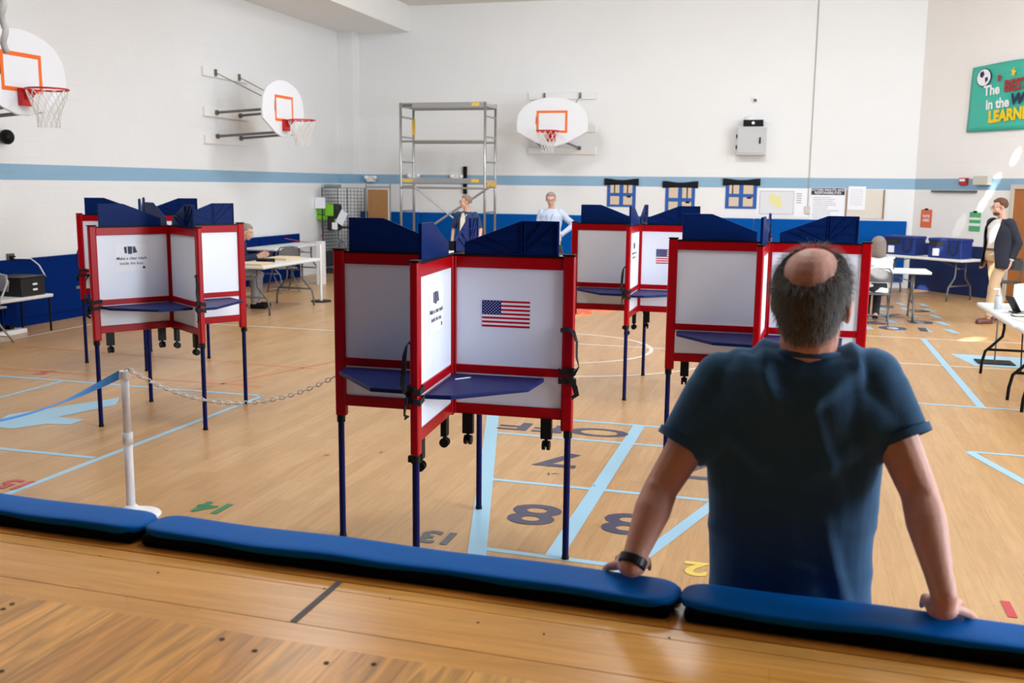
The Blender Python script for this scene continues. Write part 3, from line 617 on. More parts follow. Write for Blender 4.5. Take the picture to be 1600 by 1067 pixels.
dup(ex, at_wall(648, 276), 0, 'white emergency light seen through the left half of the scaffold'); dup(ex, at_wall(715, 277), 0, 'white emergency light seen through the right half of the scaffold')
p, q = at_wall(725, 260), at_wall(729, 303); tag(MB().box(p.x, q.x+.02, YB-.08, YB-.01, q.z, p.z).build('black_pole', m_blk, bevel=.01), 'black vertical pole fixed on the wall above the woman', 'pole')

# angled wall things: banner, alarm, tray, signs
def aframe(px, py): return wallpt(px, py)
b0 = wallpt(1512, 207); b1 = wallpt(1519, 107); bw = 3.1; bh = (b1.z-b0.z)
t = thing('banner', 'green fabric banner with school motto on the angled right wall', 'banner', (0, 0, 0))
BT = Matrix.Translation(b0+AN*.03)
rings_n = 40; mb = MB(); vs = []; fs = []; NV = 12
def banp(u, v): # u along width 0..1, v up 0..1
    sl = .02+.08*u*0
    P_ = b0+AD*(bw*u+ .0+.05*v)+Vector((0, 0, bh*v+ (.0 if v < .5 else .05*math.sin(u*5)*v)))
    return P_+AN*(.035+.012*math.sin(u*9+v*3)+.008*math.sin(u*23-v*5))
for i in range(rings_n+1):
    for j in range(NV+1): vs.append(banp(i/rings_n, j/NV))
for i in range(rings_n):
    for j in range(NV): a = i*(NV+1)+j; fs.append((a, a+NV+1, a+NV+2, a+1))
mb.add(vs, fs); bo = mb.build('banner_cloth', M('green_banner_cloth', (66, 186, 166), .35, var=.06, vscale=3), t, smooth=True)
sol = bo.modifiers.new('s', 'SOLIDIFY'); sol.thickness = .004
def bT(x, z, tilt=3): # banner surface frame
    u = AD*math.cos(math.radians(tilt))+Vector((0, 0, math.sin(math.radians(tilt)))); v = Vector((0, 0, 1)); v = (v-u*v.dot(u)).normalized()
    return basis(b0+AD*x+Vector((0, 0, z))+AN*.06, u, v)
ih = bh
text('banner_text', 'The', ih*.21, bT(.53, ih*.62), m_paper, t, .008, sx=.9); text('banner_text', 'BEST', ih*.23, bT(1.05, ih*.665), M('banner_red', (160, 44, 50), .5), t, .012, sx=.88)
text('banner_text', 'in the', ih*.21, bT(.68, ih*.41), m_paper, t, .008, sx=.9); text('banner_text', 'WORLD', ih*.23, bT(1.45, ih*.47), M('banner_navy', (28, 42, 84), .5), t, .012, shear=.2)
text('banner_text', 'LEARNING', ih*.24, bT(1.08, ih*.23), M('banner_yellow', (236, 206, 30), .5), t, .016, sx=.85)
gl = MB(bT(.33, ih*.83)); gl.cyl((0, 0, -.01), (0, 0, .004), .15, n=28, mi=0).cyl((0, 0, -.015), (0, 0, 0), .165, n=28, mi=1)
gl.add([(-.08, .02, .006), (-.02, .0, .006), (.02, .06, .006), (-.01, .12, .006), (-.08, .1, .006)], [(0, 1, 2, 3, 4)], 1).add([(.04, -.1, .006), (.1, -.06, .006), (.09, .0, .006), (.03, -.01, .006)], [(0, 1, 2, 3)], 1)
gl.build('banner_globe', [m_paper, MATS['banner_navy']], t)
for x_, z_, mt in ((.68, .80, MATS['banner_red']), (.98, .86, MATS['banner_yellow']), (1.35, .93, MATS['banner_navy'])):
    g = MB(bT(x_, ih*z_)); g.add([(.07*(1 if q % 2 == 0 else .4)*math.sin(q*PI/5+.2), .10*(1 if q % 2 == 0 else .4)*math.cos(q*PI/5+.2), .004) for q in range(10)], [tuple(range(10))]); g.build('banner_star', mt, t)
def onaw(name, a, b, label, cat, mat, depth=.02, extra=None):
    p, q = wallpt(*a), wallpt(*b); W_ = (q-p).dot(AD); H_ = p.z-q.z; o = Vector((p.x, p.y, q.z)); t = thing(name, label, cat, o, math.atan2(AD.y, AD.x))
    MB().box(0, W_, -depth, -.001, 0, H_).build('body', mat, t, bevel=min(.006, depth*.3))
    if extra: extra(t, W_, H_, depth)
    return t
onaw('fire_alarm', (1502, 278), (1513, 289), 'small red fire alarm on the blue stripe right of the corner', 'alarm', M('alarm_red', (178, 40, 36), .4), .06, lambda t, W_, H_, d: MB().box(W_*.2, W_*.8, -d-.02, -d, H_*.5, H_*.85).build('strobe', m_paper, t))
onaw('wall_box', (1528, 275), (1550, 289), 'cream box mounted on the blue stripe by the door', 'box', M('outlet_cream'), .12)
onaw('chalk_tray', (1458, 297), (1527, 301), 'thin grey metal rail below the blue stripe', 'rail', m_dsteel, .06)
def x_sign(tag_):
    def f(t, W_, H_, d):
        if tag_ == 'o':
            text('printed_text', 'VOTE', H_*.20, basis((W_/2, -d-.001, H_*.62), (1, 0, 0), (0, 0, 1)), m_paper, t, .002); text('printed_text', 'HERE', H_*.20, basis((W_/2, -d-.001, H_*.40), (1, 0, 0), (0, 0, 1)), m_paper, t, .002)
        else:
            MB().box(0, W_, -d-.001, -d, H_*.60, H_*.72).box(0, W_, -d-.001, -d, H_*.28, H_*.42).build('white_band', m_paper, t)
        MB().box(W_*.35, W_*.65, -d-.01, -d, H_*.97, H_*1.06).build('clip', m_blk, t)
    return f
onaw('orange_sign', (1440, 327), (1455, 356), 'small orange notice with white lettering on the angled wall', 'sign', M('orange_sign_card', (226, 112, 76), .6), .01, x_sign('o'))
onaw('green_sign', (1516, 331), (1531, 362), 'small green and white notice on the angled wall left of the man', 'sign', M('green_sign_card', (84, 176, 112), .6), .01, x_sign('g'))

# ------------------------------------------------------------------ scaffold
t = thing('scaffold_tower', 'aluminium scaffold tower with two platforms against the back wall', 'scaffold', (-7.79, 19.3, 0)); SW, SD, ST = 1.80, .72, 3.62
for x_ in (0, SW):
    for y_ in (0, SD): MB().cyl((x_, y_, .12), (x_, y_, ST), .026, n=12).build('post', m_steel, t, smooth=True)
    for z_ in (.45, .95, 1.45, 1.95, 2.45, 2.95, 3.35): MB().cyl((x_, 0, z_), (x_, SD, z_), .018, n=10).build('rung', m_steel, t)
for z_, lb in ((3.58, 'top'), (2.08, 'mid')):
    MB().box(-.02, SW+.02, .03, SD-.03, z_-.04, z_+.02).build('platform_deck', M('platform_grey', (178, 174, 168), .5), t, bevel=.006)
    MB().box(-.02, SW+.02, -.012, .03, z_-.06, z_+.045).box(-.02, SW+.02, SD-.03, SD+.012, z_-.06, z_+.045).build('platform_beam', m_steel, t, bevel=.006)
    MB().box(SW-.28, SW-.12, -.016, -.012, z_-.03, z_+.03).build('yellow_label', m_yel, t); MB().box(.04, .26, -.016, -.012, z_-.04, z_+.02).build('grey_label', m_yel if lb == 'mid' else m_dsteel, t)
for y_ in (0, SD): MB().cyl((0, y_, 2.86), (SW, y_, 2.86), .022, n=10).build('guard_rail', m_steel, t)
MB().cyl((0, -.03, 1.93), (SW, -.03, 1.93), .022, n=10).build('guard_rail', m_steel, t)
MB().cyl((.3, -.04, 1.95), (SW-.2, -.04, 1.0), .018, n=8).build('diagonal_brace', m_steel, t); MB().cyl((SW+.15, -.05, 1.98), (.1, -.05, .78), .022, n=8).build('diagonal_brace', m_steel, t); MB().cyl((SW, SD, 1.0), (SW+.35, .1, .7), .018, n=8).build('diagonal_brace', m_steel, t)
MB().box(-.02, .03, SD-.04, SD+.03, 3.02, 3.35).build('yellow_clip', m_yel, t); MB().box(SW+.0, SW+.06, .1, SD-.1, 1.96, 2.05).build('yellow_clip', m_yel, t)
for x_ in (0, SW):
    for y_ in (0, SD): MB().cyl((x_-.02, y_, .075), (x_+.02, y_, .075), .075, n=16).cyl((x_, y_, .07), (x_, y_, .16), .02).build('caster', m_blk, t)

# ------------------------------------------------------------------ folding furniture
def table(label, ctr, rz, L=1.92, W_=.78, h=.765, legm=None, group='white folding tables', cat='table'):
    legm = legm or m_dsteel
    t = thing('folding_table', label, cat, (ctr[0], ctr[1], 0), rz, group)
    MB().box(-L/2, L/2, -W_/2, W_/2, h-.045, h).build('tabletop', m_tab, t, bevel=.018)
    for sx_ in (-1, 1):
        x_ = sx_*(L/2-.23); f = MB()
        for s in (-1, 1):
            f.tube([(x_, s*.14, h-.05), (x_, s*.14, .5), (x_, s*.15, .42), (x_, s*.24, .32), (x_, s*.31, .25), (x_, s*.335, .12), (x_, s*.34, 0)], .016, 8)
        f.cyl((x_, -.3, .27), (x_, .3, .27), .014, n=8).cyl((x_, -.14, .58), (x_, .14, .58), .009, n=8).cyl((x_, 0, .58), (x_-sx_*.45, 0, h-.06), .008, n=8).cyl((x_, -.2, h-.05), (x_, .2, h-.05), .014, n=8)
        f.build('leg_frame', legm, t, smooth=True)
    return t
def chair(label, ctr, rz, m=None, group='grey folding chairs'):
    m = m or m_chair; t = thing('folding_chair', label, 'chair', (ctr[0], ctr[1], 0), rz, group)
    s = MB(); s.prism([(-.2, -.2), (.2, -.2), (.19, .17), (.15, .2), (-.15, .2), (-.19, .17)], (0, .02, .44), (1, 0, 0), (0, 1, 0), .025); s.build('seat', m, t, bevel=.008)
    rings = []
    for i in range(13):
        x_ = -.2+.4*i/12; zt = .84-.075*abs((x_/.2))**3; yb = -.235-.03*(1-(x_/.2)**2); rings.append([(x_, yb, zt), (x_, yb-.008, zt), (x_, yb+.02, .64), (x_, yb+.028, .64)])
    MB().loft(rings).build('backrest', m, t, smooth=False)
    f = MB(); f.tube([(-.215, .24, 0), (-.215, .0, .44), (-.215, -.19, .75), (-.17, -.235, .835), (0, -.265, .855), (.17, -.235, .835), (.215, -.19, .75), (.215, .0, .44), (.215, .24, 0)], .0125, 8); f.cyl((-.215, .2, .08), (.215, .2, .08), .008)
    f.build('front_frame', m, t, smooth=True)
    for s_ in (-1, 1): MB().tube([(s_*.19, .1, .43), (s_*.19, -.26, 0)], .0115, 8).build('rear_leg', m, t, smooth=True)
    MB().cyl((-.19, -.2, .08), (.19, -.2, .08), .008).build('stretcher', m, t)
    return t
table('white folding table where the seated man in navy works', (-7.93, 14.2), PI/2)
table('white folding table against the left wall beyond the seated man', (-9.72, 17.95), PI/2, 2.1, .7)
table('white folding table in front of the standing poll workers', (-5.3, 17.3), .03, 2.6)
t = thing('low_table', 'small low white table carrying the black box at the left wall', 'table', (-9.78, 10.62, 0), PI/2)
MB().box(-.5, .53, -.27, .27, .455, .5).build('tabletop', m_tab, t, bevel=.015)
for x_ in (-.46, .49):
    for y_ in (-.23, .23): MB().cyl((x_, y_, 0), (x_, y_, .46), .014, n=10).build('leg', m_blk, t)
table('white folding table at right edge holding the white privacy screens', (2.42, 11.1), PI/2, 1.92, .8, .765, m_blk)
table('white folding table nearest the camera at the right frame edge', (2.44, 9.1), PI/2, 1.92, .8, .765, m_blk)
table('white folding table in front of the seated grey-haired woman', (1.32, 16.6), 0, 1.5, .7)
tb = table('white folding table with two blue bags by the angled wall', (2.42, 20.15), -math.radians(44), 2.0, .62)
chair('grey folding chair the grey-haired woman sits on', (1.24, 15.85), 0)
chair('grey folding chair behind the white table of the seated man', (-9.02, 16.55), math.radians(55))
chair('grey folding chair beside the wire rack, seen from the side', (-8.72, 18.9), math.radians(-75))
chair('dark folding chair behind the standing man in the blazer', (3.55, 18.7), math.radians(150), M('dark_grey_chair', (74, 76, 82), .4, .3))
# silver chair leg cut by the left frame edge
chair('silver folding chair cut off by the left frame edge', (-9.45, 9.85), math.radians(180), M('silver_chair', (178, 178, 180), .3, .7))

# things on the left table
def papers(label, ctr, rz, sx_, sy_, h, mat, z=.765, group=None):
    t = thing('paper_stack', label, 'paper stack', (ctr[0], ctr[1], z), rz, group); MB().box(-sx_/2, sx_/2, -sy_/2, sy_/2, 0, h).build('sheets', mat, t, bevel=.002)
    MB().box(-sx_/2+.01, sx_/2-.01, -sy_/2+.005, sy_/2-.01, h, h+.002).build('top_sheet', M('cream_paper', (226, 208, 180), .7), t); return t
mk = M('manila_paper', (222, 190, 148), .7)
papers('manila paper stack on the near end of the seated man\'s table', (-7.8, 13.5), .1, .35, .45, .03, mk)
papers('manila paper stack at the far right of the seated man\'s table', (-8.0, 14.65), .05, .4, .55, .035, mk)
tag(MB().box(-7.98, -7.78, 13.78, 14.02, .766, .83).build('black_tray', m_blk, bevel=.01), 'small black tray between the manila stacks', 'tray')
t = thing('ballot_box', 'black plastic ballot box on the low table by the left wall', 'box', (-9.80, 10.84, .5))
MB().box(-.24, .25, -.22, .21, 0, .235).build('body', M('black_ballot_plastic', (14, 14, 15), .5), t, bevel=.012); MB().box(-.25, .26, -.23, .22, .235, .255).build('lid', MATS['black_ballot_plastic'], t, bevel=.006)
MB().box(.25, .256, -.02, .06, .14, .165).box(.25, .256, -.02, .06, .07, .095).build('label_plate', m_paper, t)
papers('pink paper pile on the silver chair seat at the left frame edge', (-9.45, 9.8), 0, .3, .3, .04, M('pink_paper', (226, 160, 140), .7), .467)
p = onX(15, 403, XL); t = thing('wall_outlet', 'grey wall outlet with a white plug above the black box', 'outlet', p); MB().box(0, .03, -.06, .06, -.1, .06).build('plate', m_dsteel, t); MB().box(.03, .07, -.03, .03, -.03, .03).build('plug', m_blk, t)
tag(MB().tube([p+Vector((.07, 0, 0)), p+Vector((.12, .25, -.02)), p+Vector((.14, .38, -.12)), p+Vector((.2, .42, -.28))], .01, 8).build('white_cable', M('white_plastic')), 'white cable from the wall outlet down to the black box', 'cable')
t = thing('power_strip', 'white box with black plugs on the floor under the black box table', 'power strip', (-9.85, 10.65, 0)); MB().box(-.1, .15, -.4, .2, 0, .06).build('body', MATS['white_plastic'], t, bevel=.01); MB().box(-.03, .05, -.2, -.1, .06, .12).box(-.03, .05, 0, .08, .06, .11).build('plug', m_blk, t)
p = onX(440, 372, XL); t = thing('wall_outlet', 'grey outlet on the left wall behind the second hoop', 'outlet', p); MB().box(0, .04, -.05, .05, -.07, .05).build('plate', m_dsteel, t)
tag(MB().tube([p+Vector((.04, 0, 0)), p+Vector((.1, .8, -.12)), p+Vector((.25, 1.1, -.17)), p+Vector((.1, 1.7, .02))], .009, 6).build('pink_cable', M('pink_cable', (188, 84, 120), .5)), 'thin pink cable drooping from the outlet above the back left table', 'cable')
t = thing('stanchion_post', 'slim white post with a black disc base at the end of the left table', 'barrier post', (-7.70, 15.42, 0)); MB().cyl((0, 0, 0), (0, 0, .02), .17, n=24).build('base', m_blk, t); MB().cyl((0, 0, .02), (0, 0, .98), .024, n=14).build('pole', MATS['white_plastic'], t)
t = thing('white_pedestal', 'tall white square pedestal just behind the slim white post', 'pedestal', (-9.0, 18.05, 0)); MB().box(-.07, .07, -.07, .07, .0, .86).build('column', MATS['white_plastic'], t, bevel=.008)

# wire rack in the corner with bags
t = thing('wire_grid_rack', 'tall black wire grid rack in the left back corner', 'rack', (-10.02, 20.2, 0))
wm = M('dark_wire', (62, 64, 70), .5, .4)
def gridp(o, u, W_, H_, z0, name):
    m = MB(); u = Vector(u); n = int(W_/.075); o = Vector(o)
    for i in range(n+1): m.cyl(o+u*(W_*i/n)+Vector((0, 0, z0)), o+u*(W_*i/n)+Vector((0, 0, H_)), .0045 if i not in (0, n) else .012, n=5)
    k = int((H_-z0)/.075)
    for j in range(k+1): m.cyl(o+Vector((0, 0, z0+(H_-z0)*j/k)), o+u*W_+Vector((0, 0, z0+(H_-z0)*j/k)), .0045, n=5)
    m.build(name, wm, t)
gridp((0, 0, 0), (.6, .8, 0), .62, 1.9, .1, 'grid_panel'); gridp((.372, .496, 0), (1, 0, 0), .42, 1.9, .1, 'grid_panel'); gridp((0, 0, 0), (0, 1, 0), .8, 1.9, .1, 'grid_panel')
MB().box(0, .75, .5, 1.0, .5, .53).box(0, .75, .5, 1.0, 1.0, 1.03).build('shelf', wm, t)
gb = M('lime_green_nylon', (118, 196, 28), .6); dk = M('black_nylon', (30, 32, 36), .7)
bg = thing('green_bag', 'lime green and black bag hung on the wire rack', 'bag', onY(505, 330, 20.35))
MB().box(-.16, .16, -.08, .06, -.06, .14).build('green_pouch', gb, bg, bevel=.03); MB().box(-.14, .16, -.09, .05, -.2, -.08).build('lower_pouch', gb, bg, bevel=.03); MB().box(.12, .42, -.1, .1, -.42, .17).build('black_body', dk, bg, bevel=.05)
MB().box(.1, .3, -.13, -.09, -.1, .16).build('side_pouch', gb, bg, bevel=.02); MB().box(.33, .38, -.13, -.1, -.42, -.16).build('strap', gb, bg)
def hung(px, py, w_, h_, label, rot=0, Y=20.18):
    c = onY(px, py, Y); R_ = Matrix.Translation(c) @ Matrix.Rotation(rot, 4, 'Y'); tag(MB(R_).box(-w_/2, w_/2, -.003, .003, -h_/2, h_/2).build('paper_sheet', m_paper), label, 'paper', 'papers hung on the wire rack')
hung(500, 317, .25, .24, 'white square sheet at the top of the green bag'); hung(534, 340, .18, .3, 'white diamond-tilted sheet on the black bag', .5); hung(523, 353, .13, .15, 'small white label sheet low on the black bag')
for k, (px, py, sx_, sz_, lb) in enumerate(((515, 403, .55, .33, 'upper dark equipment case under the green bag'), (515, 430, .66, .3, 'lower dark equipment case at the rack foot'))):
    c = onY(px, py, 20.55); tag(MB().box(c.x-sx_/2+.22, c.x+sx_/2+.22, 20.4, 20.68, max(.001, c.z-sz_/2), c.z+sz_/2).build('equipment_case', M('charcoal_case', (44, 48, 54), .6), bevel=.03), lb, 'case', 'dark cases at the wire rack')
tag(MB().box(onY(523, 303, 20.6).x-.2, onY(523, 303, 20.6).x+.15, 20.45, 20.65, 1.9, 1.98).build('folded_bag', M('teal_grey_bag', (132, 150, 146), .7), bevel=.03), 'pale grey-green folded bag on top of the wire rack', 'bag')
p, q = onY(575, 296, 21.3), onY(606, 342, 21.3)
t = thing('board_cart', 'brown wooden board in an aluminium cart frame by the corner mat', 'cart', (p.x, 21.3, 0))
MB().box(0, q.x-p.x, -.02, .02, .35, p.z).build('board', m_wood, t); f = MB(); W_ = q.x-p.x
f.tube([(-.05, 0, .1), (-.05, 0, p.z+.12)], .018).tube([(W_+.06, 0, .1), (W_+.06, 0, p.z+.15)], .018).tube([(-.05, 0, p.z+.06), (W_+.06, 0, p.z+.06)], .014).tube([(-.05, 0, .3), (W_+.06, 0, .3)], .014)
f.build('cart_frame', m_steel, t); MB().box(W_+.01, W_+.05, -.01, .02, .35, p.z).build('white_edge', m_white, t)
for x_ in (-.05, W_+.06): MB().cyl((x_-.015, 0, .05), (x_+.015, 0, .05), .05, n=14).cyl((x_, 0, .05), (x_, 0, .13), .012).build('caster', m_blk, t)

# things on the middle table
c = onZ(688, 389, .79); t = thing('laptop', 'small dark laptop behind the hood of the nearest booth', 'laptop', (-6.15, 17.42, .765), .3); MB().box(-.17, .17, -.12, .12, 0, .02).build('base', m_blk, t); MB().box(-.17, .17, .11, .13, .02, .2).build('screen', m_blk, t)
t = thing('laptop', 'thin laptop at the right end of the middle table', 'laptop', (-4.15, 17.5, .765), -.3); MB().box(-.17, .17, -.12, .12, 0, .02).build('base', m_dsteel, t); MB(Matrix.Rotation(.5, 4, 'X')).box(-.17, .17, .1, .115, -.02, .16).build('screen', m_dsteel, t)
papers('white paper stack on the middle table beside the woman', (-6.1, 17.1), .1, .4, .3, .04, m_paper); papers('white paper stack near the thin laptop', (-4.45, 17.15), .1, .3, .25, .03, m_paper)
tag(MB().cyl((-6.5, 17.3, .765), (-6.5, 17.3, .96), .035, .03).cyl((-6.5, 17.3, .96), (-6.5, 17.3, 1.0), .014).build('water_bottle', M('clear_bottle', (200, 208, 214), .2)), 'clear water bottle left of the woman on the middle table', 'bottle')
# small orange disc cones on the court behind the booths
for k, (px, py, r_, lb) in enumerate(((905, 489, .2, 'orange floor disc beside the red post of the back booth'), (938, 483, .25, 'orange floor disc seen below the back booth panel'))):
    c = onZ(px, py, 0); tag(MB().cyl((c.x, c.y, 0), (c.x, c.y, .035), r_, r_*.85, n=28).build('floor_disc', M('orange_plastic_disc', (232, 92, 44), .4)), lb, 'floor disc', 'orange floor discs')

# blue bags and things at right
def bluebag(label, ctr, rz):
    t = thing('blue_ballot_bag', label, 'bag', (ctr[0], ctr[1], .765), rz, 'blue ballot bags'); bm_ = M('royal_blue_nylon', (6, 44, 122), .55, var=.15, vscale=7)
    MB().box(-.33, .33, -.18, .18, 0, .33).build('body', bm_, t, bevel=.025); MB().box(-.34, .34, -.19, .19, .30, .36).build('lid', bm_, t, bevel=.02)
    MB().box(-.3, .0, -.2, -.18, .22, .3).build('black_panel', dk, t); MB().box(-.22, -.1, -.2, -.18, .04, .17).build('white_label', m_paper, t)
    m = MB(); m.tube([(.08, -.19, .33), (.1, -.2, .12), (.17, -.205, .06), (.24, -.2, .12), (.26, -.19, .33)], .012); m.build('handle', dk, t)
d_ = Vector((math.cos(-math.radians(44)), math.sin(-math.radians(44)), 0)); c0 = Vector((2.42, 20.15, 0))
q1 = c0-d_*.47; q2 = c0+d_*.52
bluebag('blue nylon ballot bag just right of the seated woman', (q1.x, q1.y), -math.radians(40)); bluebag('sunlit blue nylon ballot bag under the green notice', (q2.x, q2.y), -math.radians(40))
c = onZ(1396, 423, .765); t = thing('travel_mug', 'dark travel mug with white lid on the seated woman\'s table', 'mug', (c.x, 16.6, .765)); MB().cyl((0, 0, 0), (0, 0, .17), .036, .042, n=16).build('cup', M('slate_mug', (50, 66, 74), .4), t); MB().cyl((0, 0, .17), (0, 0, .195), .045, .04, n=16).build('lid', m_paper, t)
c = onZ(1588, 478, .765)
def privacy(label, ctr, rz, w_, h_):
    t = thing('privacy_screen', label, 'privacy screen', (ctr[0], ctr[1], .765), rz, 'white tabletop privacy screens'); pm = M('white_corrugated_board', (226, 230, 240), .6)
    MB().box(-w_/2, w_/2, -.004, .004, 0, h_).build('front_panel', pm, t)
    MB(Matrix.Translation((-w_/2, 0, 0)) @ Matrix.Rotation(math.radians(60), 4, 'Z')).box(0, w_*.6, -.004, .004, 0, h_).build('side_panel', pm, t)
    MB(Matrix.Translation((w_/2, 0, 0)) @ Matrix.Rotation(math.radians(120), 4, 'Z')).box(0, w_*.6, -.004, .004, 0, h_).build('side_panel', pm, t)
    MB().box(-.002, .002, -.006, -.004, 0, h_).build('fold_crease', M('grey_ink'), t)
privacy('low white privacy screen behind the tablet stand', (2.42, 11.35), -.1, .34, .27); privacy('taller white privacy screen at the right frame edge', (2.66, 11.68), .1, .36, .42)
c = onZ(1571, 481, .765); t = thing('tablet_stand', 'black tablet propped on a wire stand at the right table', 'tablet', (2.26, 11.12, .766), math.radians(20))
MB(Matrix.Rotation(math.radians(-32), 4, 'Y')).box(-.008, .004, -.07, .07, 0, .2).build('tablet', m_blk, t); MB().tube([(.0, -.05, 0), (-.05, -.05, .06), (-.08, -.05, .12)], .006).tube([(-.05, -.05, 0), (-.07, -.05, .1)], .006).tube([(-.1, -.05, .004), (.1, -.05, .004)], .006).build('wire_stand', m_blk, t)
MB().box(-.05, .22, -.09, .09, 0, .012).build('base_pad', m_dsteel, t)
t = thing('bottle', 'clear plastic pump bottle left of the tablet stand', 'bottle', (2.12, 11.42, .765)); MB().cyl((0, 0, 0), (0, 0, .14), .035, n=16).cyl((0, 0, .14), (0, 0, .17), .035, .012, n=16).build('body', M('clear_bottle'), t, smooth=True); MB().cyl((0, 0, .17), (0, 0, .21), .01).box(-.05, .01, -.008, .008, .205, .22).build('pump', m_paper, t)
papers('white form sheets on the near corner of the right table', (2.3, 10.4), .3, .3, .45, .006, m_paper); papers('grey folder on the right table behind the form sheets', (2.42, 10.85), .15, .55, .12, .012, M('grey_folder', (92, 96, 110), .6))
t = thing('sign_stand', 'thin grey pole on a flat black base under the right table', 'stand', (2.36, 12.62, 0)); MB().box(-.2, .2, -.16, .16, 0, .012).build('base', m_blk, t); MB().cyl((0, 0, 0), (0, 0, .7), .01).build('pole', m_dsteel, t)
tag(MB().tube([(2.42, 11.6, .5), (2.45, 11.7, .2), (2.5, 11.9, .01), (2.7, 12.0, .01), (3.2, 11.8, .01)], .008, 6).build('floor_cable', m_blk), 'black power cord trailing on the floor under the right table', 'cable')
tag(MB().box(3.0, 3.6, 12.0, 12.6, 0, .35).build('black_case', m_blk, bevel=.03), 'black case on the floor past the right table', 'case')

# ------------------------------------------------------------------ people
def Rz(a): return Matrix.Rotation(a, 3, 'Z')
def head_shapes(mb, c, R, s=1.):
    c = Vector(c); P = lambda x, y, z: c+R @ (Vector((x, y, z))*s)
    mb.ell(P(0, -.012, .035), (.074*s, .094*s, .082*s), R); mb.ell(P(0, .03, -.03), (.058*s, .062*s, .082*s), R); mb.ell(P(0, .06, -.088), (.03*s, .026*s, .022*s), R)
    mb.caps(P(0, .088, .012), P(0, .112, -.024), .008*s, .014*s); mb.ell(P(-.014, .1, -.028), (.009*s,)*3); mb.ell(P(.014, .1, -.028), (.009*s,)*3)
    mb.caps(P(-.045, .074, .022), P(-.014, .088, .026), .009*s, .008*s); mb.caps(P(.045, .074, .022), P(.014, .088, .026), .009*s, .008*s)
    mb.ell(P(0, .088, -.058), (.024*s, .012*s, .008*s), R); mb.ell(P(0, .086, -.068), (.02*s, .011*s, .007*s), R)
    mb.ell(P(-.036, .058, -.025), (.019*s, .024*s, .024*s), R); mb.ell(P(.036, .058, -.025), (.019*s, .024*s, .024*s), R)
    for sd in (-1, 1):
        E = R @ Matrix.Rotation(sd*.35, 3, 'Z') @ Matrix.Rotation(-.15, 3, 'X')
        mb.ell(P(sd*.080, -.008, -.008), (.010*s, .019*s, .033*s), E); mb.ell(P(sd*.078, .0, -.034), (.008*s, .011*s, .014*s), E)
def face_parts(c, R, s, parent, glasses=False, hairm=None):
    c = Vector(c); P = lambda x, y, z: c+R @ (Vector((x, y, z))*s)
    for sd in (-1, 1):
        e = MB().ell(P(sd*.031, .078, .006), (.0125*s,)*3).build('eye', M('eye_white', (226, 222, 216), .3), parent, smooth=True); MB().ell(P(sd*.031, .0872, .006), (.0058*s,)*3).build('iris', M('brown_iris', (64, 48, 38), .3), e, smooth=True)
    if hairm:
        for sd in (-1, 1): MB().caps(P(sd*.048, .082, .028), P(sd*.017, .097, .032), .004*s, .004*s).build('eyebrow', hairm, parent, smooth=True)
    MB().ell(P(0, .099, -.063), (.02*s, .005*s, .0035*s), R).build('lips', M('lip_skin', (170, 96, 88), .5), parent, smooth=True)
    if glasses:
        g = MB()
        for sd in (-1, 1):
            g.tube([P(sd*.034+.024*math.cos(q*PI/6), .106, .005+.018*math.sin(q*PI/6)) for q in range(12)], .0019*s, 5, closed=True); g.cyl(P(sd*.058, .104, .008), P(sd*.082, -.0, .004), .0018*s, n=6)
        g.cyl(P(-.01, .108, .008), P(.01, .108, .008), .0018*s, n=6); g.build('glasses', M('dark_glasses_frame', (40, 34, 34), .4), parent)
def hair_shell(name, c, R, s, mat, parent, fn, base=(.074, .094, .082), nu=72, nv=48, off=.008, noise_a=.004):
    """fn(dir) -> thickness in metres, negative tucks below the skull"""
    c = Vector(c); vs = []; fs = []
    for i in range(nv+1):
        t_ = PI*i/nv
        for j in range(nu):
            a = 2*PI*j/nu; d = Vector((math.sin(t_)*math.cos(a), math.sin(t_)*math.sin(a), math.cos(t_))); th, ext = fn(d)
            r = Vector((d.x*base[0], d.y*base[1], d.z*base[2])); r = r+d*(th+noise_a*noise.noise(Vector((d.x*9, d.y*9, d.z*3.)))*(1 if th > 0 else 0))
            r.z -= ext; vs.append(c+R @ ((r+Vector((0, -.012, .035)))*s))
    for i in range(nv):
        for j in range(nu): fs.append((i*nu+j, i*nu+(j+1) % nu, (i+1)*nu+(j+1) % nu, (i+1)*nu+j))
    return MB().add(vs, fs).build(name, mat, parent, smooth=True)
def sstep(a, b, x): x = max(0, min(1, (x-a)/(b-a))); return x*x*(3-2*x)
def hair_short(d, top=.014):      # face opening towards +Y
    face = sstep(.25, .5, d.y)*sstep(.62, .38, d.z)*1.0; low = sstep(-.55, -.8, d.z)+sstep(.0, .35, d.y)*sstep(.15, -.1, d.z)
    return (top*(1-min(1, face+low))-.014*min(1, face+low), 0)
def hair_long(d):
    face = sstep(.3, .5, d.y)*sstep(.6, .35, d.z); back = sstep(.3, -.1, d.y)*sstep(.1, -.6, d.z)
    return ((.036+.022*back)*(1-face)-.012*face, .13*back)
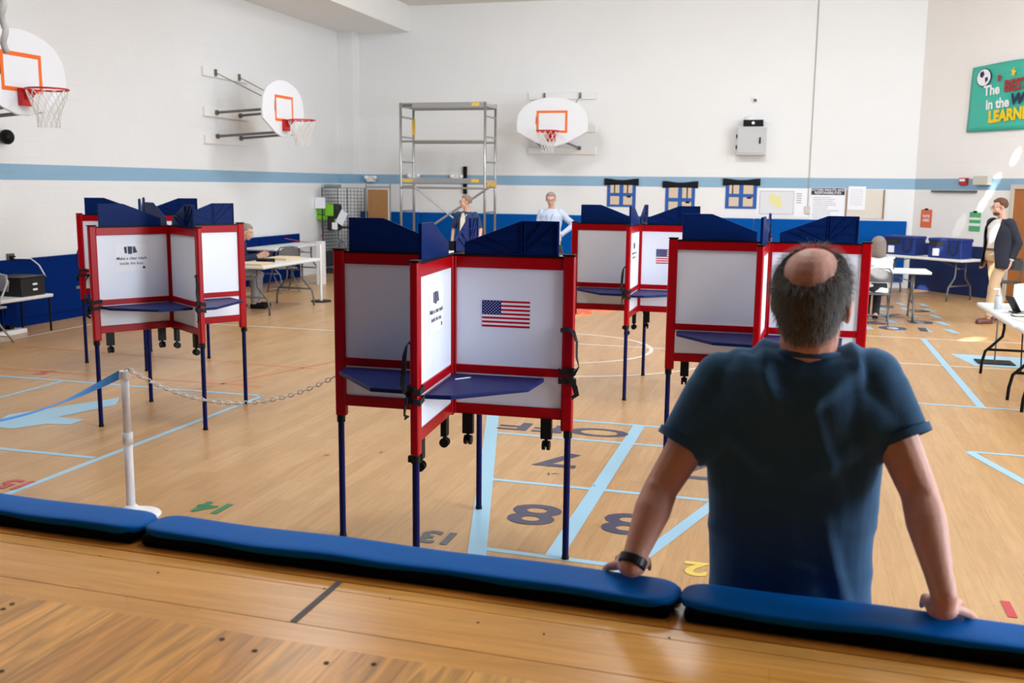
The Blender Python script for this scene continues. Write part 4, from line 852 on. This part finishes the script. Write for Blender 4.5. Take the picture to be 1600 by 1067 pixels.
def hand(mb, w, f, n, side, s=1., curl=.5, thumb=.6, spread=.12):
    """w wrist, f finger direction, n palm normal (out of the palm), side +1 = thumb on the f x n side"""
    w, f, n = Vector(w), Vector(f).normalized(), Vector(n).normalized(); n = (n-f*n.dot(f)).normalized(); x = f.cross(n)*side
    pc = lambda a, b, c_: w+f*(a*s)+x*(b*s)+n*(c_*s)
    mb.caps(pc(0, .012, 0), pc(.075, .026, 0), .017*s, .014*s); mb.caps(pc(0, -.006, 0), pc(.082, .006, 0), .019*s, .013*s); mb.caps(pc(.005, -.016, 0), pc(.075, -.016, 0), .018*s, .013*s); mb.caps(pc(.01, -.02, .0), pc(.066, -.034, 0), .016*s, .012*s)
    for k, (b0_, L_) in enumerate(((.03, .078), (.009, .086), (-.012, .08), (-.033, .062))):
        p = pc((.086, .09, .086, .076)[k], b0_, 0); d = (f+x*(spread*(b0_/.03))).normalized(); ang = 0
        for q in range(3):
            ang += curl*(.5, .8, .6)[q]; dd = d*math.cos(ang)+n*math.sin(ang); p2 = p+dd*(L_*s*(.46, .3, .24)[q]); mb.caps(p, p2, (.0092, .0085, .0078)[q]*s, (.0085, .0078, .0068)[q]*s); p = p2
    p = pc(.02, .026, .004); d = (f*.6+x*thumb+n*.25).normalized(); p2 = p+d*(.042*s); mb.caps(p, p2, .0135*s, .011*s); d2 = (f*.85+x*thumb*.5+n*.3).normalized(); p3 = p2+d2*(.032*s); mb.caps(p2, p3, .0105*s, .0095*s); mb.caps(p3, p3+d2*(.024*s), .0095*s, .0075*s)
def ring(c, a, b, R=None, n=28, p=2.3):
    out = []
    for j in range(n):
        t_ = 2*PI*j/n; ct, st2 = math.cos(t_), math.sin(t_); v = Vector((math.copysign(abs(ct)**(2/p), ct)*a, math.copysign(abs(st2)**(2/p), st2)*b, 0)); out.append(Vector(c)+(R @ v if R else v))
    return out

# --- the man leaning back on the stage edge
HX = Vector((.05, 2.50, 0))
man = thing('person', 'balding man in a dark blue t-shirt leaning back on the stage edge, seen from behind', 'person', HX)
def W(px, py, Y): return onY(px, py, Y)-HX
SHL, SHR = W(1133, 600, 2.46), W(1362, 592, 2.46); ELL, ELR = W(1033, 762, 2.37), W(1437, 772, 2.36)
WRL, WRR = W(986, 884, 2.245), W(1475, 930, 2.205)
HC = W(1270, 468, 2.43); RH = Rz(-.28) @ Matrix.Rotation(.06, 3, 'X') @ Matrix.Rotation(.03, 3, 'Y')
cx0 = lambda px, py, Y=2.47: W(px, py, Y)
NB = W(1262, 548, 2.46)
mb = MB(); head_shapes(mb, HC, RH, 1.05)
mb.chain([HC+Vector((0, -.015, -.05)), NB+Vector((0, -.005, .01)), NB+Vector((0, 0, -.05))], [.066, .068, .078])
tors = []
for (xl, xr, py, dp, Y) in ((1190, 1320, 560, .065, 2.47), (1135, 1360, 590, .09, 2.47), (1118, 1368, 650, .11, 2.475), (1120, 1362, 740, .112, 2.485), (1128, 1346, 830, .108, 2.49), (1124, 1348, 920, .118, 2.5)):
    a_, b_ = W(xl, py, Y), W(xr, py, Y); tors.append(ring((a_+b_)/2, (b_-a_).length/2-.012, dp-.012))
cx_ = (W(1128, 920, 2.5)+W(1350, 920, 2.5))/2
for z_, aa, bb in ((1.02, .178, .122), (.96, .18, .13), (.9, .17, .125)): tors.append(ring((cx_.x, cx_.y, z_), aa, bb))
mb.loft(tors)
for S_, E_, W2, sd in ((SHL, ELL, WRL, -1), (SHR, ELR, WRR, 1)):
    mb.chain([S_, S_.lerp(E_, .5), E_], [.062, .050, .042]); mb.chain([E_, E_.lerp(W2, .3), E_.lerp(W2, .8), W2], [.042, .045, .031, .028], n=16)
mb.ell(ELL+Vector((-.006, -.018, 0)), (.03, .03, .034)); mb.ell(ELR+Vector((.006, -.018, 0)), (.03, .03, .034))
for WR_, fdir, sd in ((WRL, Vector((-.12, .93, -.16)), -1), (WRR, Vector((.14, .93, -.16)), 1)):
    top_ = SZ+.062; wr = WR_.copy(); base = Vector((wr.x, wr.y+.012, top_+.026))
    mb.chain([wr, base], [.028, .027]); mb.ell(base+Vector((0, .0, -.006)), (.034, .03, .02))
    hand(mb, base, fdir, (0, -.15, -1), (1 if sd < 0 else -1)*1, 1.02, .5, .5, .16)
HPZ = .95
for sd in (-1, 1):
    hx = cx_.x+sd*.095; mb.chain([(hx, cx_.y, HPZ), (hx+sd*.01, cx_.y+.06, .54), (hx+sd*.01, cx_.y+.18, .10)], [.09, .06, .042])
    mb.caps((hx+sd*.01, cx_.y+.17, .06), (hx+sd*.03, cx_.y+.32, .045), .038, .032)
body = remeshed(mb, 'body', m_skin, man, .0052, 3)
# shirt
mb = MB(); rg = []
prof_s = ((1205, 1318, 547, .058, 2.462), (1150, 1352, 558, .082, 2.465), (1118, 1376, 578, .105, 2.468), (1104, 1384, 620, .128, 2.472), (1103, 1382, 690, .135, 2.478), (1106, 1373, 760, .134, 2.482), (1109, 1364, 840, .132, 2.487), (1107, 1362, 900, .14, 2.49), (1102, 1366, 960, .148, 2.495))
for (xl, xr, py, dp, Y) in prof_s:
    a_, b_ = W(xl, py, Y), W(xr, py, Y); c_ = (a_+b_)/2; rg.append(ring(c_, (b_-a_).x/2, dp, n=36, p=2.5))
last = (W(1102, 960, 2.495)+W(1366, 960, 2.495))/2
rg.append(ring((last.x, last.y+.0, 1.0), .198, .145, n=36, p=2.5)); rg.append(ring((last.x, last.y, .93), .2, .15, n=36, p=2.5))
mb.loft(rg)
CUL, CUR = W(1069, 692, 2.42), W(1409, 684, 2.42)
for S_, C_, sd in ((W(1128, 594, 2.465), CUL, -1), (W(1364, 590, 2.465), CUR, 1)):
    C2 = C_; mb.cyl(W(1150 if sd < 0 else 1340, 645, 2.46), C2, .105, .069, n=28); mb.caps(W(1262, 572, 2.465)+Vector((sd*.07, 0, 0)), S_, .055, .066); mb.caps(S_, S_.lerp(C2, .45), .070, .068, n=20); mb.cyl(S_.lerp(C2, .2), C2, .072, .064, n=26)
CEN = (W(1241, 700, 2.47))
def folds(co):
    f = 0.; x_, z_ = co.x-CEN.x, co.z
    f += .0045*noise.noise(Vector((co.x*9, co.y*6, co.z*3.2)))+.0025*noise.noise(Vector((co.x*22, co.y*14, co.z*8)))
    rd = lambda a: max(0., math.sin(a))**2.5
    for sd in (-1, 1):                              # drapes falling from the shoulders towards the spine
        xs = x_*sd; env = sstep(1.22, 1.42, z_)*(1-sstep(1.63, 1.68, z_))
        f += .015*rd(xs*42+(z_-1.5)*(16 if sd > 0 else -10)+.6*sd)*env*sstep(.02, .09, xs)*(1-sstep(.11, .155, xs))
        f += .012*rd(xs*26-(z_-1.5)*34+1.2)*env*sstep(.0, .05, xs)*(1-sstep(.12, .2, xs))
    f += .010*rd(x_*46+z_*14)*sstep(1.32, 1.12, z_)*sstep(.0, .12, x_)+.006*rd(-x_*40+z_*11)*sstep(1.3, 1.1, z_)*sstep(.05, .16, -x_)
    f += .006*rd(z_*52+x_*12)*sstep(1.30, 1.22, z_)*sstep(1.02, 1.1, z_)*.5
    return f
shirt = remeshed(mb, 't_shirt', M('slate_blue_jersey', (56, 84, 112), .95, var=.06, vscale=40, bump=.15, bscale=300, spec=.05), man, .0075, 3, folds)
jb = MATS['slate_blue_jersey'].node_tree.nodes['Principled BSDF']; jb.inputs['Sheen Weight'].default_value = .55; jb.inputs['Sheen Tint'].default_value = (.35, .62, 1, 1); jb.inputs['Sheen Roughness'].default_value = .45
MB().tube([W(1263, 545, 2.462)+Vector((math.cos(q*PI/14)*.078, math.sin(q*PI/14)*.074, .004*0-.010-.007*math.sin(q*PI/14))) for q in range(28)], .0085, 8, closed=True).build('collar', MATS['slate_blue_jersey'], man, smooth=True)
for S_, C_ in ((W(1128, 594, 2.465), CUL), (W(1364, 590, 2.465), CUR)):
    d_ = (C_-S_).normalized(); MB().cyl(C_-d_*.012, C_+d_*.008, .071, .070, n=30, cap=False).cyl(C_-d_*.012, C_+d_*.008, .066, .0655, n=30, cap=False).build('sleeve_hem', MATS['slate_blue_jersey'], man, smooth=True)
mb = MB(); mb.loft([ring((cx_.x, cx_.y, z_), aa, bb) for z_, aa, bb in ((1.03, .182, .13), (.95, .19, .14), (.86, .185, .135), (.8, .17, .12))])
for sd in (-1, 1):
    hx = cx_.x+sd*.095; mb.chain([(hx, cx_.y, .88), (hx+sd*.01, cx_.y+.06, .54)], [.1, .075]); mb.cyl((hx+sd*.01, cx_.y+.06, .56), (hx+sd*.01, cx_.y+.19, .06), .074, .062, n=20)
remeshed(mb, 'trousers', M('dark_jeans', (38, 46, 66), .85), man, .012, 3)
for sd in (-1, 1):
    hx = cx_.x+sd*.095+sd*.01; m_ = MB(); m_.caps((hx, cx_.y+.15, .05), (hx+sd*.02, cx_.y+.36, .042), .045, .04); m_.box(hx-.04, hx+.05, cx_.y+.11, cx_.y+.38, .0, .03); remeshed(m_, 'shoe', m_blk, man, .012, 2)
# watch on the left wrist
d_ = (WRL-ELL).normalized(); wc = WRL-d_*.012
MB().cyl(wc-d_*.012, wc+d_*.012, .034, .034, n=24).build('wristwatch', M('black_watch', (18, 18, 22), .4), man, smooth=False, bevel=.004)
# hair: grey ring around a bald crown, fading at the edge, plus loose strands
def hairmask(d):
    # crown opening: centred slightly towards the back of the top
    cr = Vector((.05, -.58, .82)).normalized(); ang = math.acos(max(-1, min(1, d.dot(cr)))); top = 1-sstep(.66, 1.16, ang+.06*noise.noise(d*4))
    front = sstep(.25, .5, d.y); low = sstep(-.90, -.99, d.z); ear = sstep(.2, .35, d.y)*sstep(.1, -.1, d.z)
    return 1-min(1, top+front+low+ear)
hb = (.0745, .095, .083)
hm = M('salt_and_pepper_hair', (84, 78, 75), .8, var=.35, vscale=60, bump=.6, bscale=200, spec=.2)
hair_shell('hair', HC, RH, 1.05, hm, man, lambda d: (.014*hairmask(d)-.006, .04*sstep(-.1, -.8, d.z)*sstep(.25, -.2, d.y)), hb, 96, 64, noise_a=.007)
mb = MB(); r = random.Random(11); c_n = 0
while c_n < 5200:
    d = Vector((r.gauss(0, 1), r.gauss(0, 1), r.gauss(0, 1))).normalized(); hmk = hairmask(d)
    if r.random() > hmk*.9+.0 and not (d.z > .75 and d.y > -.2 and r.random() < .10): continue
    c_n += 1; base = Vector((d.x*hb[0], d.y*hb[1], d.z*hb[2]))*(1+.06*hmk)-Vector((0, 0, .04*sstep(-.1, -.8, d.z)*sstep(.25, -.2, d.y))); dn = Vector((0, 0, -1))-d*(-d.z); dn = dn.normalized() if dn.length > .05 else Vector((1, 0, 0))
    dn = (dn+Vector((r.gauss(0, .2), r.gauss(0, .2), r.gauss(0, .15)))).normalized(); L_ = r.uniform(.014, .028); sd = d.cross(dn).normalized()*.00055
    o_ = Vector((0, -.012, .035)); pA = base+o_+d*.004; pB = base+dn*(L_*.5)+d*(.010+.006*r.random())+o_; pC = base+dn*L_+d*(.009+.012*r.random())+o_
    q = [HC+RH @ (v*1.05) for v in (pA-sd, pA+sd, pB+sd*.8, pB-sd*.8, pC)]; mb.add(q, [(0, 1, 2, 3), (3, 2, 4)])
mb.build('hair_strands', M('grey_strand', (104, 99, 95), .7), man)
face_parts(HC, RH, 1.05, man, False, hm)

# --- generic figures for the poll workers
def figure(label, loc, rz, s, J, o):
    t = thing('person', label, 'person', loc, rz); mb = MB(); v = {k: Vector(p)*s for k, p in J.items()}
    RHd = Matrix.Rotation(o.get('hy', 0), 3, 'Z') @ Matrix.Rotation(o.get('hp', 0), 3, 'X')
    head_shapes(mb, v['head'], RHd, s); mb.chain([v['head']+Vector((0, -.02, -.04))*s, v['neck'], v['neck']+Vector((0, 0, -.06))*s], [.052*s, .054*s, .06*s])
    pel, nk = v['pel'], v['neck']; ch = pel.lerp(nk, .62)
    wd = o.get('w', 1.); tr = []
    for u, a, b in ((-.12, .15, .11), (0, .165, .115), (.25, .14, .10), (.5, .155, .11), (.75, .175, .11), (.92, .13, .08), (1.02, .06, .055)): c_ = pel.lerp(nk, u); tr.append(ring(c_, a*s*wd, b*s*wd, p=2.2))
    mb.loft(tr)
    for sd in 'lr':
        S_, E_, W_ = v['s'+sd], v['e'+sd], v['w'+sd]; mb.chain([S_, E_, W_], [.05*s, .036*s, .026*s]); fd = (W_-E_).normalized() if ('f'+sd) not in v else v['f'+sd].normalized(); hand(mb, W_+fd*.01, fd, o.get('n'+sd, (0, 1, 0)), 1 if sd == 'l' else -1, s, o.get('curl', .45), .5)
        H_, K_, A_ = v['h'+sd], v['k'+sd], v['a'+sd]; mb.chain([H_, K_, A_], [.08*s, .052*s, .036*s]); mb.caps(A_+Vector((0, -.02, -.03))*s, A_+Vector((0, .14, -.045))*s, .034*s, .028*s)
    remeshed(mb, 'body', o.get('skin', m_skin2), t, .0075, 2)
    # shirt
    mb = MB(); tr = []; g = o.get('loose', .016)
    for u, a, b in ((o.get('hem', -.12), .165, .125), (0, .17, .122), (.25, .15, .112), (.5, .165, .12), (.75, .182, .118), (.92, .135, .088), (1.0, .075, .065)): c_ = pel.lerp(nk, u); tr.append(ring(c_, (a+g)*s*wd, (b+g*.7)*s*wd, p=2.3))
    mb.loft(tr)
    for sd in 'lr':
        S_, E_, W_ = v['s'+sd], v['e'+sd], v['w'+sd]
        if o.get('sleeve', 'long') == 'long': mb.chain([S_, E_], [.065*s, .052*s]); mb.cyl(E_, W_, .052*s, .04*s, n=16)
        else: mb.cyl(S_.lerp(E_, -.0), S_.lerp(E_, o.get('slen', .7)), .068*s, .06*s, n=16); mb.caps(S_, S_.lerp(E_, .3), .066*s, .064*s)
    amp = o.get('fold', .006)
    remeshed(mb, o.get('topname', 'shirt'), o['top'], t, .0095, 3, lambda co: amp*noise.noise(co*9)+amp*.6*math.sin(co.z*38+co.x*16))
    mb = MB(); mb.loft([ring(pel+Vector((0, 0, z_))*s, a*s*wd, b*s*wd) for z_, a, b in ((.1, .165, .125), (0, .18, .135), (-.08, .17, .125))])
    for sd in 'lr':
        H_, K_, A_ = v['h'+sd], v['k'+sd], v['a'+sd]; mb.chain([H_, K_], [.095*s, .07*s]); mb.cyl(K_.lerp(H_, .05), A_.lerp(K_, .04), .07*s, .056*s, n=18); mb.ell(K_, (.068*s,)*3)
    remeshed(mb, 'trousers', o['pants'], t, .011, 3, lambda co: .004*noise.noise(co*12))
    for sd in 'lr':
        A_ = v['a'+sd]; fz = A_.z-.08*s; m_ = MB(); m_.caps(A_+Vector((0, -.02, -.035))*s, A_+Vector((0, .15, -.045))*s, .042*s, .036*s); m_.box(A_.x-.036*s, A_.x+.036*s, A_.y-.06*s, A_.y+.18*s, fz, fz+.025*s); remeshed(m_, 'shoe', o.get('shoe', m_blk), t, .009, 2)
    hair_shell('hair', v['head'], RHd, s, o['hair'], t, o.get('hairfn', hair_short)); face_parts(v['head'], RHd, s, t, o.get('glasses', False), o['hair'])
    return t, v, RHd
STAND = dict(pel=(0, 0, .96), neck=(0, -.01, 1.46), head=(0, .02, 1.62), sl=(-.17, 0, 1.40), el=(-.22, -.02, 1.12), wl=(-.22, .06, .88), sr=(.17, 0, 1.40), er=(.22, -.02, 1.12), wr=(.22, .06, .88),
             hl=(-.085, 0, .92), kl=(-.1, .02, .5), al=(-.1, -.02, .085), hr=(.085, 0, .92), kr=(.1, .02, .5), ar=(.1, -.02, .085))
grey_h = M('grey_hair', (146, 134, 124), .8, var=.25, vscale=40); 
# man in blazer, facing left towards the tables
J = dict(STAND); J.update(el=(-.24, -.1, 1.14), wl=(-.23, -.02, .9), er=(.24, -.08, 1.14), wr=(.22, .02, .9), kl=(-.1, .12, .5), al=(-.1, .16, .085), kr=(.09, -.06, .5), ar=(.09, -.22, .10), head=(0, .045, 1.63))
mz = onZ(1548, 505, 0)
bzr = M('navy_blazer', (24, 28, 44), .8); t, v, RHd = figure('bearded man in a dark blazer and khaki trousers standing at the right', (3.02, 16.55, 0), math.radians(118), 1.075, J,
    dict(top=M('white_dress_shirt', (224, 220, 218), .8), pants=M('khaki_cotton', (200, 172, 136), .85), shoe=M('brown_leather', (96, 52, 38), .4), hair=M('brown_hair', (92, 62, 44), .8, var=.2, vscale=40), glasses=True, loose=.012, w=1.1, hy=-.25, hp=-.15, hem=.0))
# blazer: back and side shell open at the front, sleeves
def jacket(t, v, s, wd, mat):
    pel, nk = v['pel'], v['neck']; vs = []; fs = []; n = 30; rows = []
    for u, a, b, op in ((-.36, .20, .155, .62), (-.15, .205, .155, .6), (.1, .19, .15, .5), (.3, .18, .145, .42), (.55, .195, .15, .5), (.78, .205, .145, .62), (.93, .155, .11, .7), (1.02, .09, .08, .8)):
        c_ = pel.lerp(nk, u)
        for th in (0, .014):
            pass
        row = []
        for j in range(n+1):
            ang = PI/2+op+(2*PI-2*op)*j/n; row.append(c_+Vector((math.cos(ang)*(a+.02)*s*wd, math.sin(ang)*(b+.02)*s*wd, 0)))
        rows.append(row)
    for r_ in rows: vs += r_
    for i in range(len(rows)-1):
        for j in range(n): a = i*(n+1)+j; fs.append((a, a+1, a+n+2, a+n+1))
    o = MB().add(vs, fs).build('blazer', mat, t, smooth=True); so = o.modifiers.new('s', 'SOLIDIFY'); so.thickness = .016; so.offset = 0; sb = o.modifiers.new('b', 'SUBSURF'); sb.levels = 1; sb.render_levels = 1
    for sd in 'lr':
        m_ = MB(); m_.chain([v['s'+sd], v['e'+sd]], [.084*s, .068*s]); m_.cyl(v['e'+sd], v['w'+sd].lerp(v['e'+sd], .08), .068*s, .054*s, n=18); remeshed(m_, 'blazer_sleeve', mat, t, .011, 3, lambda co: .004*noise.noise(co*12))
jacket(t, v, 1.075, 1.1, bzr)
MB().loft([ring(v['pel']+Vector((0, 0, z_)), .205, .158) for z_ in (.07, .105)]).build('belt', M('tan_belt', (120, 84, 62), .5), t)
bd = MB(); bd.ell(v['head']+RHd @ Vector((0, .05, -.082)), (.056, .052, .044), RHd); bd.build('beard', MATS['brown_hair'], t, smooth=True)
# woman in navy jacket by the scaffold, looking left
J = dict(STAND); J.update(el=(-.3, .02, 1.13), wl=(-.34, .16, .9), er=(.27, -.02, 1.13), wr=(.24, .1, .92), head=(0, .03, 1.63))
nj = M('navy_jacket', (30, 58, 92), .8); t, v, RHd = figure('woman in a navy jacket with short grey hair standing before the scaffold', (-5.93, 17.95, 0), math.radians(172), 1.03, J,
    dict(top=nj, pants=M('black_trousers', (30, 32, 38), .8), hair=M('grey_brown_hair', (136, 112, 92), .8, var=.2, vscale=40), glasses=True, sleeve='short', slen=.9, w=.92, hy=-.95))
v_ = v['pel'].lerp(v['neck'], .62); MB().prism([(-.045, -.3), (.045, -.3), (.05, .05), (.02, .17), (-.02, .17), (-.05, .05)], v_+Vector((0, .16, 0)), (-1, 0, 0), (0, -.12, 1), .01).build('cream_blouse', M('cream_blouse', (222, 210, 186), .8), t)
mb = MB(); mb.tube([v['neck']+Vector((-.06, .03, .0)), v_+Vector((-.02, .185, .05)), v_+Vector((0, .19, -.12)), v_+Vector((.02, .185, .05)), v['neck']+Vector((.06, .03, 0))], .005); mb.box(v_.x-.04, v_.x+.04, v_.y+.18, v_.y+.19, v_.z-.24, v_.z-.13); mb.build('lanyard', m_paper, t)
# older man in pale blue shirt, hand on hip
J = dict(STAND); J.update(el=(-.38, -.1, 1.18), wl=(-.19, .02, 1.0), er=(.25, .0, 1.14), wr=(.12, .22, 1.16), fl=(.5, .3, -.6), fr=(-.5, .4, .3), head=(-.0, .05, 1.62))
t, v, RHd = figure('older man in a pale blue shirt, hand on hip, holding a cup', (-4.42, 18.5, 0), math.radians(178), 1.075, J,
    dict(top=M('pale_blue_shirt', (186, 200, 222), .85), pants=M('khaki_cotton'), hair=grey_h, glasses=True, w=1.05, hp=-.25, hy=.25))
v_ = v['pel'].lerp(v['neck'], .62)
MB().tube([v['neck']+Vector((-.07, .03, .0)), v_+Vector((-.05, .18, .04)), v_+Vector((0, .19, -.16)), v_+Vector((.05, .18, .04)), v['neck']+Vector((.07, .03, 0))], .004).build('lanyard', M('dark_cord', (60, 60, 84), .7), t)
wr = t.matrix_world
cpv = Vector((-4.42, 18.5, 0))+Rz(math.radians(178)) @ (v['wr']+Vector((-.055, .06, .045)))
c_ = thing('coffee_cup', 'white cup with dark lid in the older man\'s hand', 'cup', cpv); MB().cyl((0, 0, -.06), (0, 0, .04), .03, .037, n=16).build('cup', m_paper, c_); MB().cyl((0, 0, .04), (0, 0, .055), .04, .036, n=16).build('lid', m_blk, c_)
# seated woman from behind
SIT = dict(pel=(0, 0, .55), neck=(0, .02, 1.05), head=(0, .06, 1.21), sl=(-.16, .02, .99), el=(-.2, .14, .74), wl=(-.12, .36, .80), sr=(.16, .02, .99), er=(.2, .14, .74), wr=(.12, .36, .80), hl=(-.09, .02, .52), kl=(-.1, .42, .5), al=(-.09, .40, .085), hr=(.09, .02, .52), kr=(.1, .42, .5), ar=(.09, .36, .085))
J = dict(SIT); J.update(kr=(.06, .38, .49), ar=(.02, .05, .12), kl=(-.1, .4, .5), al=(-.1, .35, .085))
figure('woman with a grey bob in a white top, seated with her back to the camera', (1.25, 15.84, 0), 0, .96, J,
    dict(top=M('white_knit', (228, 228, 230), .9), pants=M('black_trousers'), hair=M('silver_blonde_hair', (126, 114, 106), .75, var=.25, vscale=50), hairfn=hair_long, hem=-.12, w=1.0, hp=-.1))
# seated man at the left table, facing right
figure('seated man in a navy shirt and grey trousers at the left table', (-8.64, 14.12, 0), math.radians(-70), 1.05, dict(SIT, neck=(0, .16, 1.02), head=(0, .26, 1.16), sl=(-.16, .14, .96), sr=(.16, .14, .96), el=(-.2, .2, .76), er=(.2, .2, .76), wl=(-.1, .42, .8), wr=(.1, .42, .8)),
    dict(top=M('navy_shirt', (28, 40, 68), .85), pants=M('grey_trousers', (150, 152, 156), .85), shoe=m_blk, hair=grey_h, w=1.05, hp=-.35))
chair('grey folding chair under the seated man in navy', (-8.66, 14.1), math.radians(-70))
# narrow spot lamps added high on the left, standing in for sun patches
for tgt, ang, pw in ((wallpt(1587, 245), .8, 900), (wallpt(1556, 284), .7, 900), (wallpt(1547, 300), .7, 800), (wallpt(1535, 320), .7, 700), (wallpt(1500, 352), 1.3, 150), (onZ(1480, 489, 0), 1.0, 3600), (onZ(1519, 530, 0), 1.1, 3200), (onZ(1462, 480, 0), .8, 3600), (onZ(1437, 454, 0), .8, 3600), (Vector((2.80, 16.35, .85)), .9, 1300), (Vector((2.85, 16.35, 1.4)), .6, 1100), (Vector((2.75, 19.9, .95)), .8, 1000)):
    spot('sun_patch_spot', (-6.5, 3.5, 5.7), tgt, ang, pw*16, .4, (.5, 1.15, 1) if tgt.z > .1 else (1., .8, 1))

bpy.data.scenes.remove(SCRATCH)
